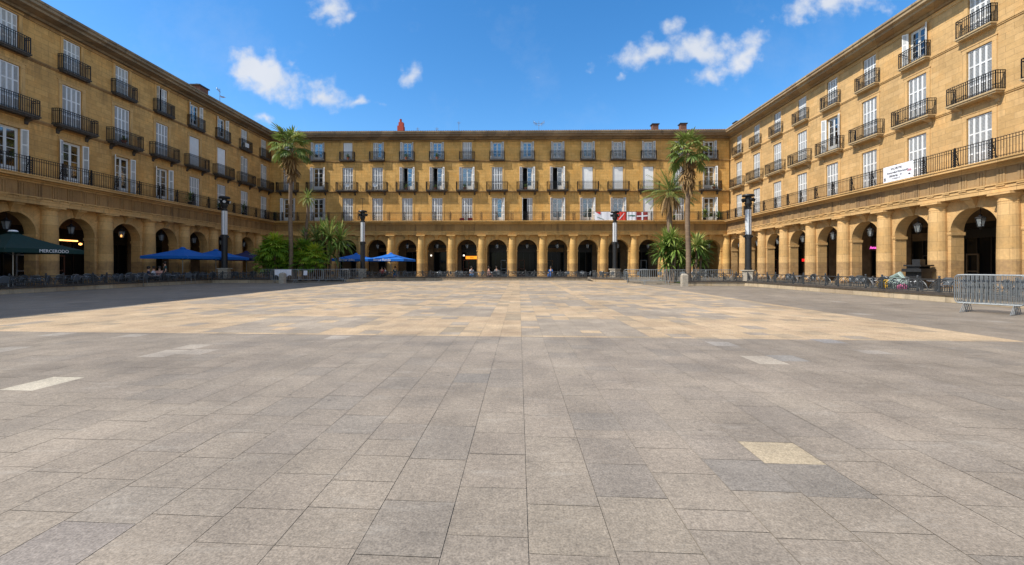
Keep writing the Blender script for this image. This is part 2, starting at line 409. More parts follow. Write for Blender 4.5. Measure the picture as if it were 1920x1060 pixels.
# ------------------------------------------------------------------ ground and paving
FLOOR = .10
def ground():
    b = MB(); b.quad((-1500,-1500,-.004), (1500,-1500,-.004), (1500,1500,-.004), (-1500,1500,-.004))
    o = b.obj('ground', plain('paving joint mortar', (.215,.185,.145), .95, var=.5, scale=3)); tag(o, kind='structure')
def paving():
    rnd = random.Random(11)
    CW, SH = .455, -.045
    X0 = .05
    vs, fs, cols = [], [], []
    grey = [(.345,.290,.228), (.338,.284,.224), (.352,.296,.232), (.342,.287,.227), (.330,.279,.222), (.349,.292,.230)]
    cool = [(.315,.270,.219), (.322,.273,.220)]
    beige = [(.55,.41,.26), (.535,.395,.25), (.56,.42,.27), (.53,.39,.25)]
    brown = [(.45,.35,.235), (.42,.33,.225), (.40,.32,.22)]
    pgrey = [(.39,.325,.25), (.37,.31,.242), (.405,.337,.26)]
    def w_of(px, py):
        z = 1.5*F/(py-H0); return c2w((px-960)/F*z, z)
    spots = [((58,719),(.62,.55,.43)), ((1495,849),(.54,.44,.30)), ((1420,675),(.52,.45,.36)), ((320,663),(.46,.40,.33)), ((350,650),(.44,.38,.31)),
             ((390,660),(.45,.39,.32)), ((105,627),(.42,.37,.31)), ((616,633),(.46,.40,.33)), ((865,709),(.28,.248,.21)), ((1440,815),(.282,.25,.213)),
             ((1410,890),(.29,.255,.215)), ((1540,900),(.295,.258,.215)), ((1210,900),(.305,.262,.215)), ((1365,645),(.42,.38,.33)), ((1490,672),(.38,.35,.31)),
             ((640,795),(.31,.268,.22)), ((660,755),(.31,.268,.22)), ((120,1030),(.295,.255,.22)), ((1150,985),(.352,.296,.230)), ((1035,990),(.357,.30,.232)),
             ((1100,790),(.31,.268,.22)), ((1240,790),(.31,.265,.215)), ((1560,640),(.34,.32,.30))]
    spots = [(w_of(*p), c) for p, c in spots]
    LEN = {0:.62, 1:.40, 2:.62, 3:.6, 9:.40}
    ext = []
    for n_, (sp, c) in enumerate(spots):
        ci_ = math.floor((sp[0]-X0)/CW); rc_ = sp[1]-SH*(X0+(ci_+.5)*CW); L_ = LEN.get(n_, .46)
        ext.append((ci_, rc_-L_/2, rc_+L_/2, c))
    P = 3.405
    def pattern(x, r):
        """inlaid carpet of beige and grey panels; r = sheared row coordinate, starts at r=8.98"""
        if r < 8.98 or r > 44.4 or x > 10.27 or x < -14.9: return None
        if r < 9.16: return 'line'
        if x > 10.27-.42: return 'edge'
        xx = x-X0
        strip_c = (xx % P) > P-.455 if xx > 0 else ((xx+.455) % P) > P-.455
        if xx > -.455 and xx < 0: strip_c = True
        rr = (r-9.16) % P
        strip_r = rr > P-.36
        if strip_c or strip_r: return 'strip'
        i = math.floor(xx/P) if xx > 0 else math.floor((xx+.455)/P); j = int((r-9.16)//P)
        if j == 0 and (i == 2 or i < -2): return 'b'
        return 'g' if (i+j) % 2 == 0 else 'b'
    ncol0, ncol1 = -62, 44
    for ci in range(ncol0, ncol1):
        xa = X0+ci*CW; xb = xa+CW; xm = (xa+xb)/2
        y = -6+rnd.random()*.4; inside = False
        style = rnd.choice([(.34,.5), (.42,.62), (.3,.44), (.38,.56)])
        while y < 46:
            ln = rnd.uniform(*style)
            if rnd.random() < .18: ln *= rnd.choice([.6, 1.5])
            if y < 8.98 <= y+ln: ln = 8.98-y if 8.98-y > .08 else ln
            if abs(y-8.98) < 1e-4: ln = .18
            if y < 8.98 and y+ln > 8.98: ln = 8.98-y
            force = None
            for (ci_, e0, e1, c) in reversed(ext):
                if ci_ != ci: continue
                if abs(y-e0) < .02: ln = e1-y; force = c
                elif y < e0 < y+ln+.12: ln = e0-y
            y2 = y+ln; r = (y+y2)/2
            yc = r+SH*xm
            pt = pattern(xm, r)
            base = None
            if pt is None:
                base = rnd.choice(grey) if rnd.random() > .14 else rnd.choice(cool)
                if rnd.random() < .012 and yc > 6: base = (.42,.37,.31)
            elif pt == 'line': base = rnd.choice(beige) if rnd.random() < .75 else rnd.choice(brown)
            elif pt == 'edge': base = rnd.choice(beige) if rnd.random() < .9 else rnd.choice(brown)
            elif pt == 'strip': base = rnd.choice(beige) if rnd.random() < .72 else rnd.choice(brown)
            elif pt == 'g': base = rnd.choice(pgrey) if rnd.random() < .93 else rnd.choice(beige)
            else:
                base = rnd.choice(beige)
                if r > 16 and rnd.random() < .32: base = rnd.choice(pgrey)
                elif rnd.random() < .07: base = rnd.choice(pgrey)
                if rnd.random() < .07: base = rnd.choice(brown)
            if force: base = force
            k = rnd.uniform(.965, 1.035)
            gx, gy = .0016, .0016
            if yc > 18: gx = gy = .002
            x1, x2, a, bb = xa+gx, xb-gx, y+gy, y2-gy
            if yc < 12:
                jt = rnd.uniform(0, .0035); x1 += rnd.uniform(0,.001); x2 -= rnd.uniform(0,.001); a += jt*.4
            dz = [rnd.uniform(0, .0016) for _ in range(4)]
            o = len(vs)
            vs += [(x1, a+SH*x1, dz[0]), (x2, a+SH*x2, dz[1]), (x2, bb+SH*x2, dz[2]), (x1, bb+SH*x1, dz[3])]
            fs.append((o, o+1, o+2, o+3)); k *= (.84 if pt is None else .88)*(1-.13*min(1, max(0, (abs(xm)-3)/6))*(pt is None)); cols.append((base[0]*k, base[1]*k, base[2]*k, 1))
            y = y2
    me = bpy.data.meshes.new('paving'); me.from_pydata(vs, [], fs)
    at = me.attributes.new('slab', 'FLOAT_COLOR', 'FACE')
    at.data.foreach_set('color', [c for q in cols for c in q])
    m = M('stone paving slabs', .72, 0, .35)
    a = m.node('ShaderNodeAttribute'); a.attribute_name = 'slab'
    c = a.outputs['Color']
    n1 = m.noise(1.1, 8, .65, stretch=(1, .8, 1)); n2 = m.noise(24, 8, .75); n3 = m.noise(.22, 3, .5); n4 = m.noise(75, 3, .6)
    k = m.math('MULTIPLY', m.math('MULTIPLY', m.rng(n1, .3, .7, .76, 1.2), m.rng(n2, .3, .7, .70, 1.28)), m.math('MULTIPLY', m.rng(n3, .35, .65, .88, 1.08), m.rng(n4, .3, .7, .68, 1.28)))
    kc = m.node('ShaderNodeCombineXYZ')
    for i in range(3): m.l.new(k, kc.inputs[i])
    c = m.mix('MULTIPLY', 1.0, c, kc.outputs[0])
    wv = m.rng(m.noise(3.2, 9, .7, stretch=(.45, 1.6, 1)), .56, .72, 0, .32)
    c = m.mix('MIX', wv, c, (.46,.42,.36))
    dk = m.rng(m.noise(2.4, 7, .7), .57, .76, 0, .5)
    c = m.mix('MIX', dk, c, (.13,.115,.095))
    gum = m.node('ShaderNodeTexVoronoi'); gum.inputs['Scale'].default_value = 1.6; m.l.new(m.coord(), gum.inputs['Vector'])
    gm = m.rng(gum.outputs['Distance'], .03, .045, .5, 0)
    c = m.mix('MIX', gm, c, (.07,.06,.055))
    m.col(c); m.l.new(m.rng(n1, .3, .7, .6, .82), m.b.inputs['Roughness'])
    m.bump(m.math('ADD', n2, m.math('MULTIPLY', n4, .5)), .35, .006)
    me.materials.append(m.m)
    tag(link('paving', me), kind='structure')
ground(); paving()

# raised terrace under the arcades and its kerb walls
LK = [c2w(-27, -6), c2w(-27, 37.6), c2w(-20.6, 37.6)]
LB = [c2w(-16.0, 40.6), c2w(-12.4, 44.6), c2w(8.0, 44.6)]
RB = [c2w(7.9, 40.9), c2w(10.4, 38.2)]
RK = [c2w(13.3, 32.3), c2w(17.6, 31.9), c2w(17.9, 30), c2w(18.1, 6)]
def terrace():
    inner = LK+LB+RB+RK
    outer = [(-33.5, -6), (-33.8, 57), (28.4, 57), (28.2, 6)]
    b = MB()
    # strips: left, back, right as convex-ish fans
    def poly(pts, z=FLOOR):
        o = [(x, y, z) for x, y in pts]; b.add(o, [tuple(range(len(o)))])
    poly([outer[0], LK[0], LK[1], outer[1]])
    poly([outer[1], LK[1], LK[2], LB[0], LB[1]])
    poly([outer[1], LB[1], LB[2], outer[2]])
    poly([outer[2], LB[2], RB[0], RB[1], RK[0], RK[1]])
    poly([outer[2], RK[1], RK[2], RK[3], outer[3]])
    for A, B in ((LK[2], LB[0]), (RB[1], RK[0])):
        b.quad((*A, 0), (*B, 0), (*B, FLOOR), (*A, FLOOR))
    tag(b.obj('terrace', MT['terrace']), kind='structure')
terrace()
def kerb(pts, label):
    t = thing('low_wall', label, 'low wall', (*pts[0], 0))
    ox, oy = pts[0]
    b = MB(); c = MB()
    def off(i, d):       # mitred offset to the plaza side(-)/terrace side(+)
        p = Vector(pts[i]); ns = []
        if i > 0: e = (p-Vector(pts[i-1])).normalized(); ns.append(Vector((-e.y, e.x)))
        if i < len(pts)-1: e = (Vector(pts[i+1])-p).normalized(); ns.append(Vector((-e.y, e.x)))
        n = sum(ns, Vector((0,0))); n.normalize(); k = 1/max(.4, n.dot(ns[0]))
        q = p+n*d*k; return (q.x-ox, q.y-oy)
    def run(m, d0, d1, z0, z1):
        A = [off(i, d0) for i in range(len(pts))]; B = [off(i, d1) for i in range(len(pts))]
        n = len(pts); vs = []
        for i in range(n): vs += [(*A[i], z0), (*B[i], z0), (*B[i], z1), (*A[i], z1)]
        fs = []
        for i in range(n-1):
            o, p = i*4, i*4+4
            for k in range(4): fs.append((o+k, o+(k+1) % 4, p+(k+1) % 4, p+k))
        fs += [(0,1,2,3), (n*4-1, n*4-2, n*4-3, n*4-4)]
        m.add(vs, fs)
    run(b, 0, .4, -.003, .285); b.obj('wall', MT['kerb'], t)
    run(c, -.06, .42, .285, .385); c.obj('coping', MT['coping'], t)
    return t
kerb(LK, 'long low kerb wall in shade along the left terrace')
kerb(LB, 'low pale kerb wall along the terrace in front of the far arcade')
kerb([c2w(8.3, 44.4)]+RB, 'short low kerb wall jutting out beside the back right lamp column')
kerb(RK, 'long sunlit low kerb wall along the right terrace')

# ------------------------------------------------------------------ arcaded wings
F1, F2, F3 = 7.40, 11.6, 15.65          # floor levels
TOPZ = 18.55
SPR, AR = 3.72, 1.34                    # arch spring and radius
WY = .5                                  # upper wall plane behind the column axis
AY = .18                                 # arcade wall plane
def wall_grid(mb, x0, x1, z0, z1, openings, y, reveal):
    xs = sorted(set([x0, x1]+[o[0] for o in openings]+[o[1] for o in openings]))
    zs = sorted(set([z0, z1]+[o[2] for o in openings]+[o[3] for o in openings]))
    for i in range(len(xs)-1):
        for j in range(len(zs)-1):
            cx, cz = (xs[i]+xs[i+1])/2, (zs[j]+zs[j+1])/2
            if any(o[0] < cx < o[1] and o[2] < cz < o[3] for o in openings): continue
            mb.quad((xs[i], y, zs[j]), (xs[i+1], y, zs[j]), (xs[i+1], y, zs[j+1]), (xs[i], y, zs[j+1]))
    for a, b, c, d in openings:
        mb.quad((a, y, c), (a, y, d), (a, y+reveal, d), (a, y+reveal, c))
        mb.quad((b, y, d), (b, y, c), (b, y+reveal, c), (b, y+reveal, d))
        mb.quad((a, y, d), (b, y, d), (b, y+reveal, d), (a, y+reveal, d))
        mb.quad((b, y, c), (a, y, c), (a, y+reveal, c), (b, y+reveal, c))

WK = ['']
CACHE = {}
def cached(key, fn):
    if key not in CACHE: CACHE[key] = fn()
    return CACHE[key]
def leaf_mesh(w, h, slats=True):
    """one shutter leaf hinged at x=0, in the xz plane"""
    def fn():
        b = MB(); t = .035; st = .05
        b.box(0, st, 0, t, 0, h); b.box(w-st, w, 0, t, 0, h)
        for z in (0, h*.28, h*.66, h-.08): b.box(st, w-st, .001, t-.001, z, z+.08 if z else .14)
        fr = b.mesh('shutter', MT['white'])
        c = MB(); n = int(h/.085)
        for k in range(n):
            z = .1+k*(h-.16)/n
            c.obox((w/2, t*.5, z+.03), (w/2-st+.001, 0, 0), (0, .016, -.022), (0, .003, .003))
        c.box(st, w-st, t*.8, t*.86, .1, h-.06)
        return fr, c.mesh('louvre', MT['louvre'])
    return cached(('leaf', round(w,3), round(h,3)), fn)
def panel_mesh(w, h):
    def fn():
        b = MB(); b.box(0, w, 0, .03, 0, h)
        n = 6
        for k in range(n): b.box(w*k/n+.006, w*(k+1)/n-.006, -.006, 0, .02, h-.02)
        return b.mesh('shutter', MT['white'])
    return cached(('panel', round(w,3), round(h,3)), fn)
def french_mesh(w, h, kind='pair'):
    def fn():
        b = MB(); g = MB(); hw = w/2
        b.box(-hw, -hw+.07, 0, .07, 0, h); b.box(hw-.07, hw, 0, .07, 0, h); b.box(-hw+.07, hw-.07, 0, .07, h-.08, h)
        for s in (-1, 1):
            x0, x1 = (-hw+.07, -.005) if s < 0 else (.005, hw-.07)
            if kind == 'leftopen' and s < 0: continue
            if kind == 'rightopen' and s > 0: continue
            if kind == 'none': continue
            b.box(x0, x0+.075, .01, .06, 0, h-.08); b.box(x1-.075, x1, .01, .06, 0, h-.08)
            b.box(x0+.075, x1-.075, .011, .059, 0, h*.2); b.box(x0+.075, x1-.075, .011, .059, h-.17, h-.08)
            for k in (1, 2, 3):
                z = h*.2+(h*.8-.17)*k/4; b.box(x0+.075, x1-.075, .012, .058, z-.018, z+.018)
            g.box(x0+.07, x1-.07, .03, .036, h*.2-.01, h-.16)
        if kind in ('leftopen', 'rightopen'):
            s = -1 if kind == 'leftopen' else 1; x = s*(hw-.1); L = .55
            for (p, q) in ((0, .07), (L-.07, L)): b.box(x-.02, x+.02, .08+p, .08+q, 0, h-.1)
            for z in (0, h*.38, h*.58, h*.78, h-.2): b.box(x-.02, x+.02, .15, .08+L-.07, z, z+(.35 if z == 0 else .06))
            g.box(x-.004, x+.004, .14, .08+L-.06, .3, h-.15)
        return b.mesh('frame', MT['frame']), (g.mesh('glass', MT['glass']) if g.v else None)
    return cached(('french', round(w,3), round(h,3), kind), fn)
def curtain_mesh(w, h, mat):
    def fn():
        b = MB(); n = 14; vs = []; 
        for k in range(n+1):
            x = -w/2+.08+(w-.16)*k/n; y = .1+.02*(k % 2); vs += [(x, y, .05), (x, y, h-.1)]
        b.add(vs, [(2*k, 2*k+2, 2*k+3, 2*k+1) for k in range(n)])
        return b.mesh('curtain', MT[mat])
    return cached(('cur', round(w,3), round(h,3), mat), fn)
def window(parent, cx, z, w, h, state, rnd):
    """state C closed louvres, P closed plain boards, O open shutters + glazed doors, B same with curtain, D open dark,
       L/R closed half on the other side with that side open, G grey door behind open shutters"""
    fk = {'O':'pair','B':'pair','D':rnd.choice(['leftopen','rightopen']),'L':'pair','R':'pair','G':'pair','X':'none'}.get(state, 'none')
    fm, gm = french_mesh(w-.02, h-.01, fk)
    wn = link('window', fm, parent); wn.location = (cx, WY+.16, z+.002)
    if gm: link('glass', gm, wn)
    if state in 'BG': link('curtain', curtain_mesh(w, h, 'curtain' if state == 'B' else 'greydoor'), wn)
    if state == 'O' and rnd.random() < .35:
        o = link('curtain', curtain_mesh(w, h, 'curtain'), wn); o.scale = (.45, 1, 1); o.location = (rnd.choice([-1,1])*w*.22, 0, 0)
    lw = (w-.1)/4; lh = h-.03
    def surr():
        b = MB(); fw = .26 if w > 1.3 else .2; y = 0; z0, hh = -.02, h+.02
        b.box(-w/2-fw, -w/2, y-.035, y+.01, z0+.02, z0+hh+fw*.8); b.box(w/2, w/2+fw, y-.035, y+.01, z0+.02, z0+hh+fw*.8)
        b.box(-w/2, w/2, y-.034, y+.01, z0+hh, z0+hh+fw*.8)
        b.box(-w/2-fw-.05, w/2+fw+.05, y-.065, y+.01, z0+hh+fw*.8, z0+hh+fw*.8+.06)
        return b.mesh('surround', MT['trim_'+WK[0]])
    o = link('surround', cached(('surr', w, h, WK[0]), surr), wn); o.location = (0, -.16, 0)
    def shut(x, ang, flip=False):
        f_, s_ = leaf_mesh(lw, lh)
        o = link('shutter', f_, wn); o.location = (x, -.1, .01); o.rotation_euler = (0, 0, ang)
        q = link('louvre', s_, o)
        return o
    def pair_closed(side):
        for k in ((0, 1) if side < 0 else (2, 3)): shut(-w/2+.045+k*(lw+.004), rnd.uniform(-.03, .03))
    def pair_open(side):
        yo = -.17 if True else 0
        a = radians(rnd.uniform(22, 50))
        xh = side*(w/2-.01)
        if side < 0:
            o = shut(xh, pi+a); o.location = (xh, yo, .01)
            o = shut(xh, pi+a); o.location = (xh-.02, yo-.05, .01)
        else:
            o = shut(xh, -a); o.location = (xh, yo, .01)
            o = shut(xh, -a); o.location = (xh+.02, yo-.05, .01)
    if state == 'C': pair_closed(-1); pair_closed(1)
    elif state == 'P':
        o = link('shutter', panel_mesh(w-.08, lh), wn); o.location = (-w/2+.04, -.08, .01)
    elif state == 'L': pair_open(-1); pair_closed(1)
    elif state == 'R': pair_closed(-1); pair_open(1)
    elif state == 'X': pair_closed(1); shut(-w/2+.02, -radians(80))
    else: pair_open(-1); pair_open(1)
    return wn

def railing_mesh(w, d, h=1.08, pitch=.125):
    def fn():
        b = MB()
        runs = [((-w/2, 0), (-w/2, -d)), ((-w/2, -d), (w/2, -d)), ((w/2, -d), (w/2, 0))]
        for (a, c) in runs:
            L = math.hypot(c[0]-a[0], c[1]-a[1]); n = max(1, round(L/pitch))
            for z, t in ((.06, .035), (h-.16, .026), (h, .05)): b.bar((*a, z), (*c, z), t, .03)
            for k in range(n+1):
                x = a[0]+(c[0]-a[0])*k/n; y = a[1]+(c[1]-a[1])*k/n
                b.bar((x, y, .02), (x, y, h), .026 if k % n else .045)
        return b.mesh('railing', MT['iron'])
    return cached(('rail', w, d, h), fn)
def balcony(parent, cx, z, w, d, light, brackets):
    def fn():
        b = MB(); b.box(-w/2-.06, w/2+.06, -d-.06, .0, -.09, 0); b.box(-w/2, w/2, -d, .0, -.19, -.092)
        if brackets:
            for s in (-1, 1):
                x = s*(w/2-.35); pr = [(0,-.19), (-d*.9,-.19), (-d*.85,-.27), (-.12,-.42), (-.05,-.6), (0,-.62)]
                vs = [(x-.1, y, zz) for y, zz in pr]+[(x+.1, y, zz) for y, zz in pr]; n = len(pr)
                b.add(vs, [(i, (i+1) % n, n+(i+1) % n, n+i) for i in range(n)]+[tuple(range(n)), tuple(range(n, 2*n))[::-1]])
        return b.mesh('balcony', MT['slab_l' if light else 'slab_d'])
    o = link('balcony', cached(('balc', w, d, light, brackets), fn), parent); o.location = (cx, WY, z)
    r = link('railing', railing_mesh(w, d), o); return o

def wing(key, label, loc, rz, nb, states, light=False, dz=0, skip_last_col=False):
    rnd = random.Random(hash(key) % 1000 if False else {'back':3,'left':5,'right':8}[key])
    t = thing('arcaded_building', label, 'building', (loc[0], loc[1], dz), rz, 'arcaded apartment buildings round the square')
    L = nb*4.0; WK[0] = key
    # --- upper wall
    w1, w2, w3 = 1.42, 1.42, 1.26
    ops = []
    for k in range(nb):
        c = 2+4*k
        ops += [(c-w1/2, c+w1/2, F1+.02, F1+3.2), (c-w2/2, c+w2/2, F2+.02, F2+3.1), (c-w3/2, c+w3/2, F3+.02, F3+2.38)]
    b = MB(); XA, XB = (-.6, L+.6) if key == 'back' else ((-.6, L) if key == 'right' else (0, L))
    wall_grid(b, XA, XB, F1-.3, TOPZ+.2, ops, WY, .24)
    # outer shell so that no light leaks through: back, ends, floor of the block
    D = 12
    b.quad((0, D, 0), (0, D, TOPZ), (L, D, TOPZ), (L, D, 0))
    for x in (0, L):
        b.quad((x, WY, F1-.3), (x, D, F1-.3), (x, D, TOPZ+.2), (x, WY, TOPZ+.2)); b.quad((x, AY+.8, 0), (x, D, 0), (x, D, F1-.3), (x, AY+.8, F1-.3))
    b.obj('wall', MT['wall_'+key], t)
    # --- dark rooms behind the openings
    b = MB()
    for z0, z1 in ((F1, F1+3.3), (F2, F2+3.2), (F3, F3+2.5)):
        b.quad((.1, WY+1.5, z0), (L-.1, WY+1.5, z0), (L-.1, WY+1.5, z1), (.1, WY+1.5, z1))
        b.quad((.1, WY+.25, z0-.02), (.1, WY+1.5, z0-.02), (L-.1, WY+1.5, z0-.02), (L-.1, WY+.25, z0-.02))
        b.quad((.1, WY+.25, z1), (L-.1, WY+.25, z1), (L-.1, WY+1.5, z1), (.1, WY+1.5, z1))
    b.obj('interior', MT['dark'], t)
    # --- window surrounds, string courses
    b = MB(); y = WY
    s2 = MB()
    for z in (F2-.22, F3-.2):
        s2.profile_x([(y+.01, z-.08), (y-.05, z-.06), (y-.05, z), (y-.09, z+.02), (y-.09, z+.12), (y-.04, z+.16), (y+.01, z+.17)], XA, XB)
    s2.profile_x([(y+.01, 18.05+.02), (y-.06, 18.09), (y-.06, 18.25), (y-.12, 18.3), (y+.01, 18.31)], XA, XB)
    s2.obj('string_course', MT['frz_'+key] if key != 'right' else MT['trim_right'], t)
    # --- eaves cornice + roof
    b = MB(); e = -.78
    b.profile_x([(WY+.01, 18.34), (WY-.2, 18.36), (WY-.26, 18.5), (e+.34, 18.56), (e+.3, 18.7), (e+.08, 18.78), (e+.08, 18.95), (e, 19.0), (e, 19.14), (e+.2, 19.17), (WY+.01, 19.17)], XA, XB)
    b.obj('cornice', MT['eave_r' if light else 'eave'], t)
    b = MB()
    sl = .26; yy = e+.16
    b.quad((0, yy, 19.18), (L, yy, 19.18), (L, 6, 19.18+sl*(6-yy)), (0, 6, 19.18+sl*(6-yy)))
    b.quad((L, 12.4, 19.18), (0, 12.4, 19.18), (0, 6, 19.18+sl*(6-yy)), (L, 6, 19.18+sl*(6-yy)))
    b.quad((0, yy, 19.175), (0, 12.4, 19.175), (L, 12.4, 19.175), (L, yy, 19.175))
    for s in (0, L): b.add([(s, yy, 19.18), (s, 6, 19.18+sl*(6-yy)), (s, 12.4, 19.18)], [(0,1,2)])
    x = .15
    while x < L:       # tile courses along the eave
        pass
        b.tube([(x, yy+.25, 19.2+.25*sl), (x, yy+1.9, 19.2+1.9*sl)], .07, 5); x += .3
    roof = b.obj('roof', MT['roof'], t)
    # --- arcade wall with arches, 0.8 m thick
    b = MB(); y = AY; AT = 5.62; n = 20
    for k in range(nb):
        c = 2+4*k; x0, x1 = c-2, c+2
        for yy in (y, y+.8):
            b.quad((x0, yy, FLOOR-.1), (c-AR, yy, FLOOR-.1), (c-AR, yy, SPR), (x0, yy, SPR)); b.quad((c+AR, yy, FLOOR-.1), (x1, yy, FLOOR-.1), (x1, yy, SPR), (c+AR, yy, SPR))
            pts = [(c-AR*cos(pi*i/n), SPR+AR*sin(pi*i/n)) for i in range(n+1)]
            top = [(max(x0, min(x1, c-2*cos(pi*i/n)*1.35)), AT) for i in range(n+1)]
            top[0] = (x0, SPR); top[n] = (x1, SPR)
            for i in range(n):
                P, Q, R, T = pts[i], pts[i+1], top[i+1], top[i]
                b.quad((P[0], yy, P[1]), (Q[0], yy, Q[1]), (R[0], yy, R[1]), (T[0], yy, T[1]))
            b.add([(x0, yy, SPR), (top[1][0], yy, top[1][1]), (x0, yy, AT)], [(0,1,2)]); b.add([(x1, yy, SPR), (x1, yy, AT), (top[n-1][0], yy, top[n-1][1])], [(0,1,2)])
        for i in range(n):
            P, Q = pts[i], pts[i+1]; b.quad((P[0], y, P[1]), (P[0], y+.8, P[1]), (Q[0], y+.8, Q[1]), (Q[0], y, Q[1]))
        for s in (-1, 1): b.quad((c+s*AR, y, FLOOR-.1), (c+s*AR, y+.8, FLOOR-.1), (c+s*AR, y+.8, SPR), (c+s*AR, y, SPR))
    b.obj('arcade', MT['arc_'+key], t)
    # imposts, archivolts, keystones
    b = MB()
    for k in range(nb):
        c = 2+4*k
        for s in (-1, 1):
            a0, a1 = sorted((c+s*(AR-.06), c+s*(AR+.32)))
            b.box(a0, a1, y-.05, y+.84, SPR-.2, SPR-.06); b.box(min(a0, a1)+.02*(s > 0), max(a0, a1), y-.03, y+.83, SPR-.26, SPR-.2)
        pr = []
        for i in range(n+1):
            a = pi*i/n; pr.append((cos(a), sin(a)))
        vs = []
        for (ca, sa) in pr:
            vs += [(c-AR*ca, y-.03, SPR+AR*sa), (c-(AR+.12)*ca, y-.03, SPR+(AR+.12)*sa), (c-(AR+.12)*ca, y+.0, SPR+(AR+.12)*sa)]
        b.add(vs, [q for i in range(n) for q in ((i*3, i*3+3, i*3+4, i*3+1), (i*3+1, i*3+4, i*3+5, i*3+2))])
        z0, z1 = SPR+AR-.06, 5.6
        pf = [(y-.06, z0, .16), (y-.14, z0+.18, .19), (y-.34, z1-.16, .25), (y-.38, z1, .26)]
        vs = [(c-w, yy, z) for yy, z, w in pf]+[(c+w, yy, z) for yy, z, w in pf]+[(c-w, y+.0, z) for yy, z, w in pf]+[(c+w, y+.0, z) for yy, z, w in pf]
        fs = []
        for i in range(3): fs += [(i, 4+i, 5+i, i+1), (i, i+1, 9+i, 8+i), (4+i, 12+i, 13+i, 5+i)]
        fs += [(0, 8, 12, 4), (3, 7, 15, 11)]
        b.add(vs, fs)
        b.box(c-.31, c+.31, y-.48, y-.0, z1-.1, z1+.02)
    b.obj('keystone_and_impost', MT['trim_'+key], t)
    # --- columns
    def colm():
        m = MB()
        m.box(-.6, .6, -.6, .6, FLOOR-.1, FLOOR+.16)
        m.lathe([(.57, FLOOR+.16), (.6, FLOOR+.22), (.57, FLOOR+.3), (.5, FLOOR+.33), (.49, FLOOR+.42)], n=20)
        m.lathe([(.485, FLOOR+.42), (.488, 2.0), (.47, 3.6), (.43, 5.1), (.45, 5.1), (.45, 5.16), (.43, 5.17), (.43, 5.32), (.47, 5.34), (.56, 5.46), (.57, 5.48)], n=20)
        m.box(-.57, .57, -.6, .5, 5.48, 5.62)
        return m.mesh('column', MT['col_'+key])
    cm = colm()
    for k in range(nb+1):
        o = link('column', cm, t); o.location = (4*k, 0, 0)
    # --- entablature: architrave, frieze with triglyphs, cornice ledge
    b = MB()
    b.profile_x([(AY+.82, 5.62), (-.42, 5.62), (-.42, 5.84), (-.45, 5.85), (-.45, 6.02), (-.52, 6.05), (-.52, 6.12), (AY, 6.13)], .005, L-.005)
    x = .0
    nt_ = int(L/1.0)
    for i in range(nt_+1):
        x = i*1.0; b.box(max(x-.22, 0.01), min(x+.22, L-.01), -.505, -.44, 5.96, 6.045)
    b.obj('architrave', MT['trim_'+key], t)
    b = MB()
    b.profile_x([(AY, 6.13), (-.42, 6.132), (-.42, 6.99), (AY, 7.0)], .005, L-.005)
    for i in range(nt_+1):
        x = i*1.0
        if x < .3 or x > L-.3: continue
        for dx in (-.15, 0, .15): b.box(x+dx-.055, x+dx+.055, -.46, -.42, 6.14, 6.9)
        b.box(x-.22, x+.22, -.47, -.42, 6.9, 6.985)
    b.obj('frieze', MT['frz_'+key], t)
    b = MB()
    b.profile_x([(AY, 6.99), (-.5, 6.992), (-.52, 7.08), (-.66, 7.12), (-.68, 7.2), (-.98, 7.22), (-.98, 7.33), (-1.04, 7.37), (-1.04, 7.43), (WY+.2, 7.431)], .005, L-.005)
    b.obj('cornice_ledge', MT['trim_'+key], t)
    # --- balustrade on the ledge
    b = MB(); yr = -.93; z0 = 7.43; h = 1.12
    for z, tt in ((z0+.1, .025), (z0+h-.17, .022), (z0+h, .05)): b.bar((.1, yr, z), (L-.1, yr, z), tt, .03)
    nn = int(L/.14)
    for i in range(nn):
        x = .1+i*.14; b.bar((x, yr, z0), (x, yr, z0+h), .02)
    k = 0
    while k*2 <= L-.2:
        x = max(.12, k*2.0)
        b.bar((x, yr, z0), (x, yr, z0+h+.06), .06); b.bar((x, yr, z0+h-.1), (x, yr+.3, z0), .025)
        for s in (-1, 1):       # lattice beside each standard
            for q in range(6):
                za = z0+.1+q*.145; b.bar((x+s*.02, yr, za), (x+s*.17, yr, za+.145), .016); b.bar((x+s*.17, yr, za), (x+s*.02, yr, za+.145), .016)
            b.bar((x+s*.19, yr, z0), (x+s*.19, yr, z0+h), .025)
        k += 1
    b.obj('railing', MT['iron'], t)
    # --- covered walk: ceiling, back wall with shopfronts
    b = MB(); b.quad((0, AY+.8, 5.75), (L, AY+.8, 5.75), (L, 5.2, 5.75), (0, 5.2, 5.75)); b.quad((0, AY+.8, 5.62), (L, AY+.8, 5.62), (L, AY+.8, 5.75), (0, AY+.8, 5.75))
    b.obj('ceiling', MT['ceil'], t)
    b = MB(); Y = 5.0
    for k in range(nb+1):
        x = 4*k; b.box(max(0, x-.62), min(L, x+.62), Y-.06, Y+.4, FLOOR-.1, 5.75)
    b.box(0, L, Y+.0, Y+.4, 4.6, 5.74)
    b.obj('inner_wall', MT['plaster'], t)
    sf = MB(); sg = MB()
    sf.box(.01, .02, Y, Y+.1, FLOOR, 1)
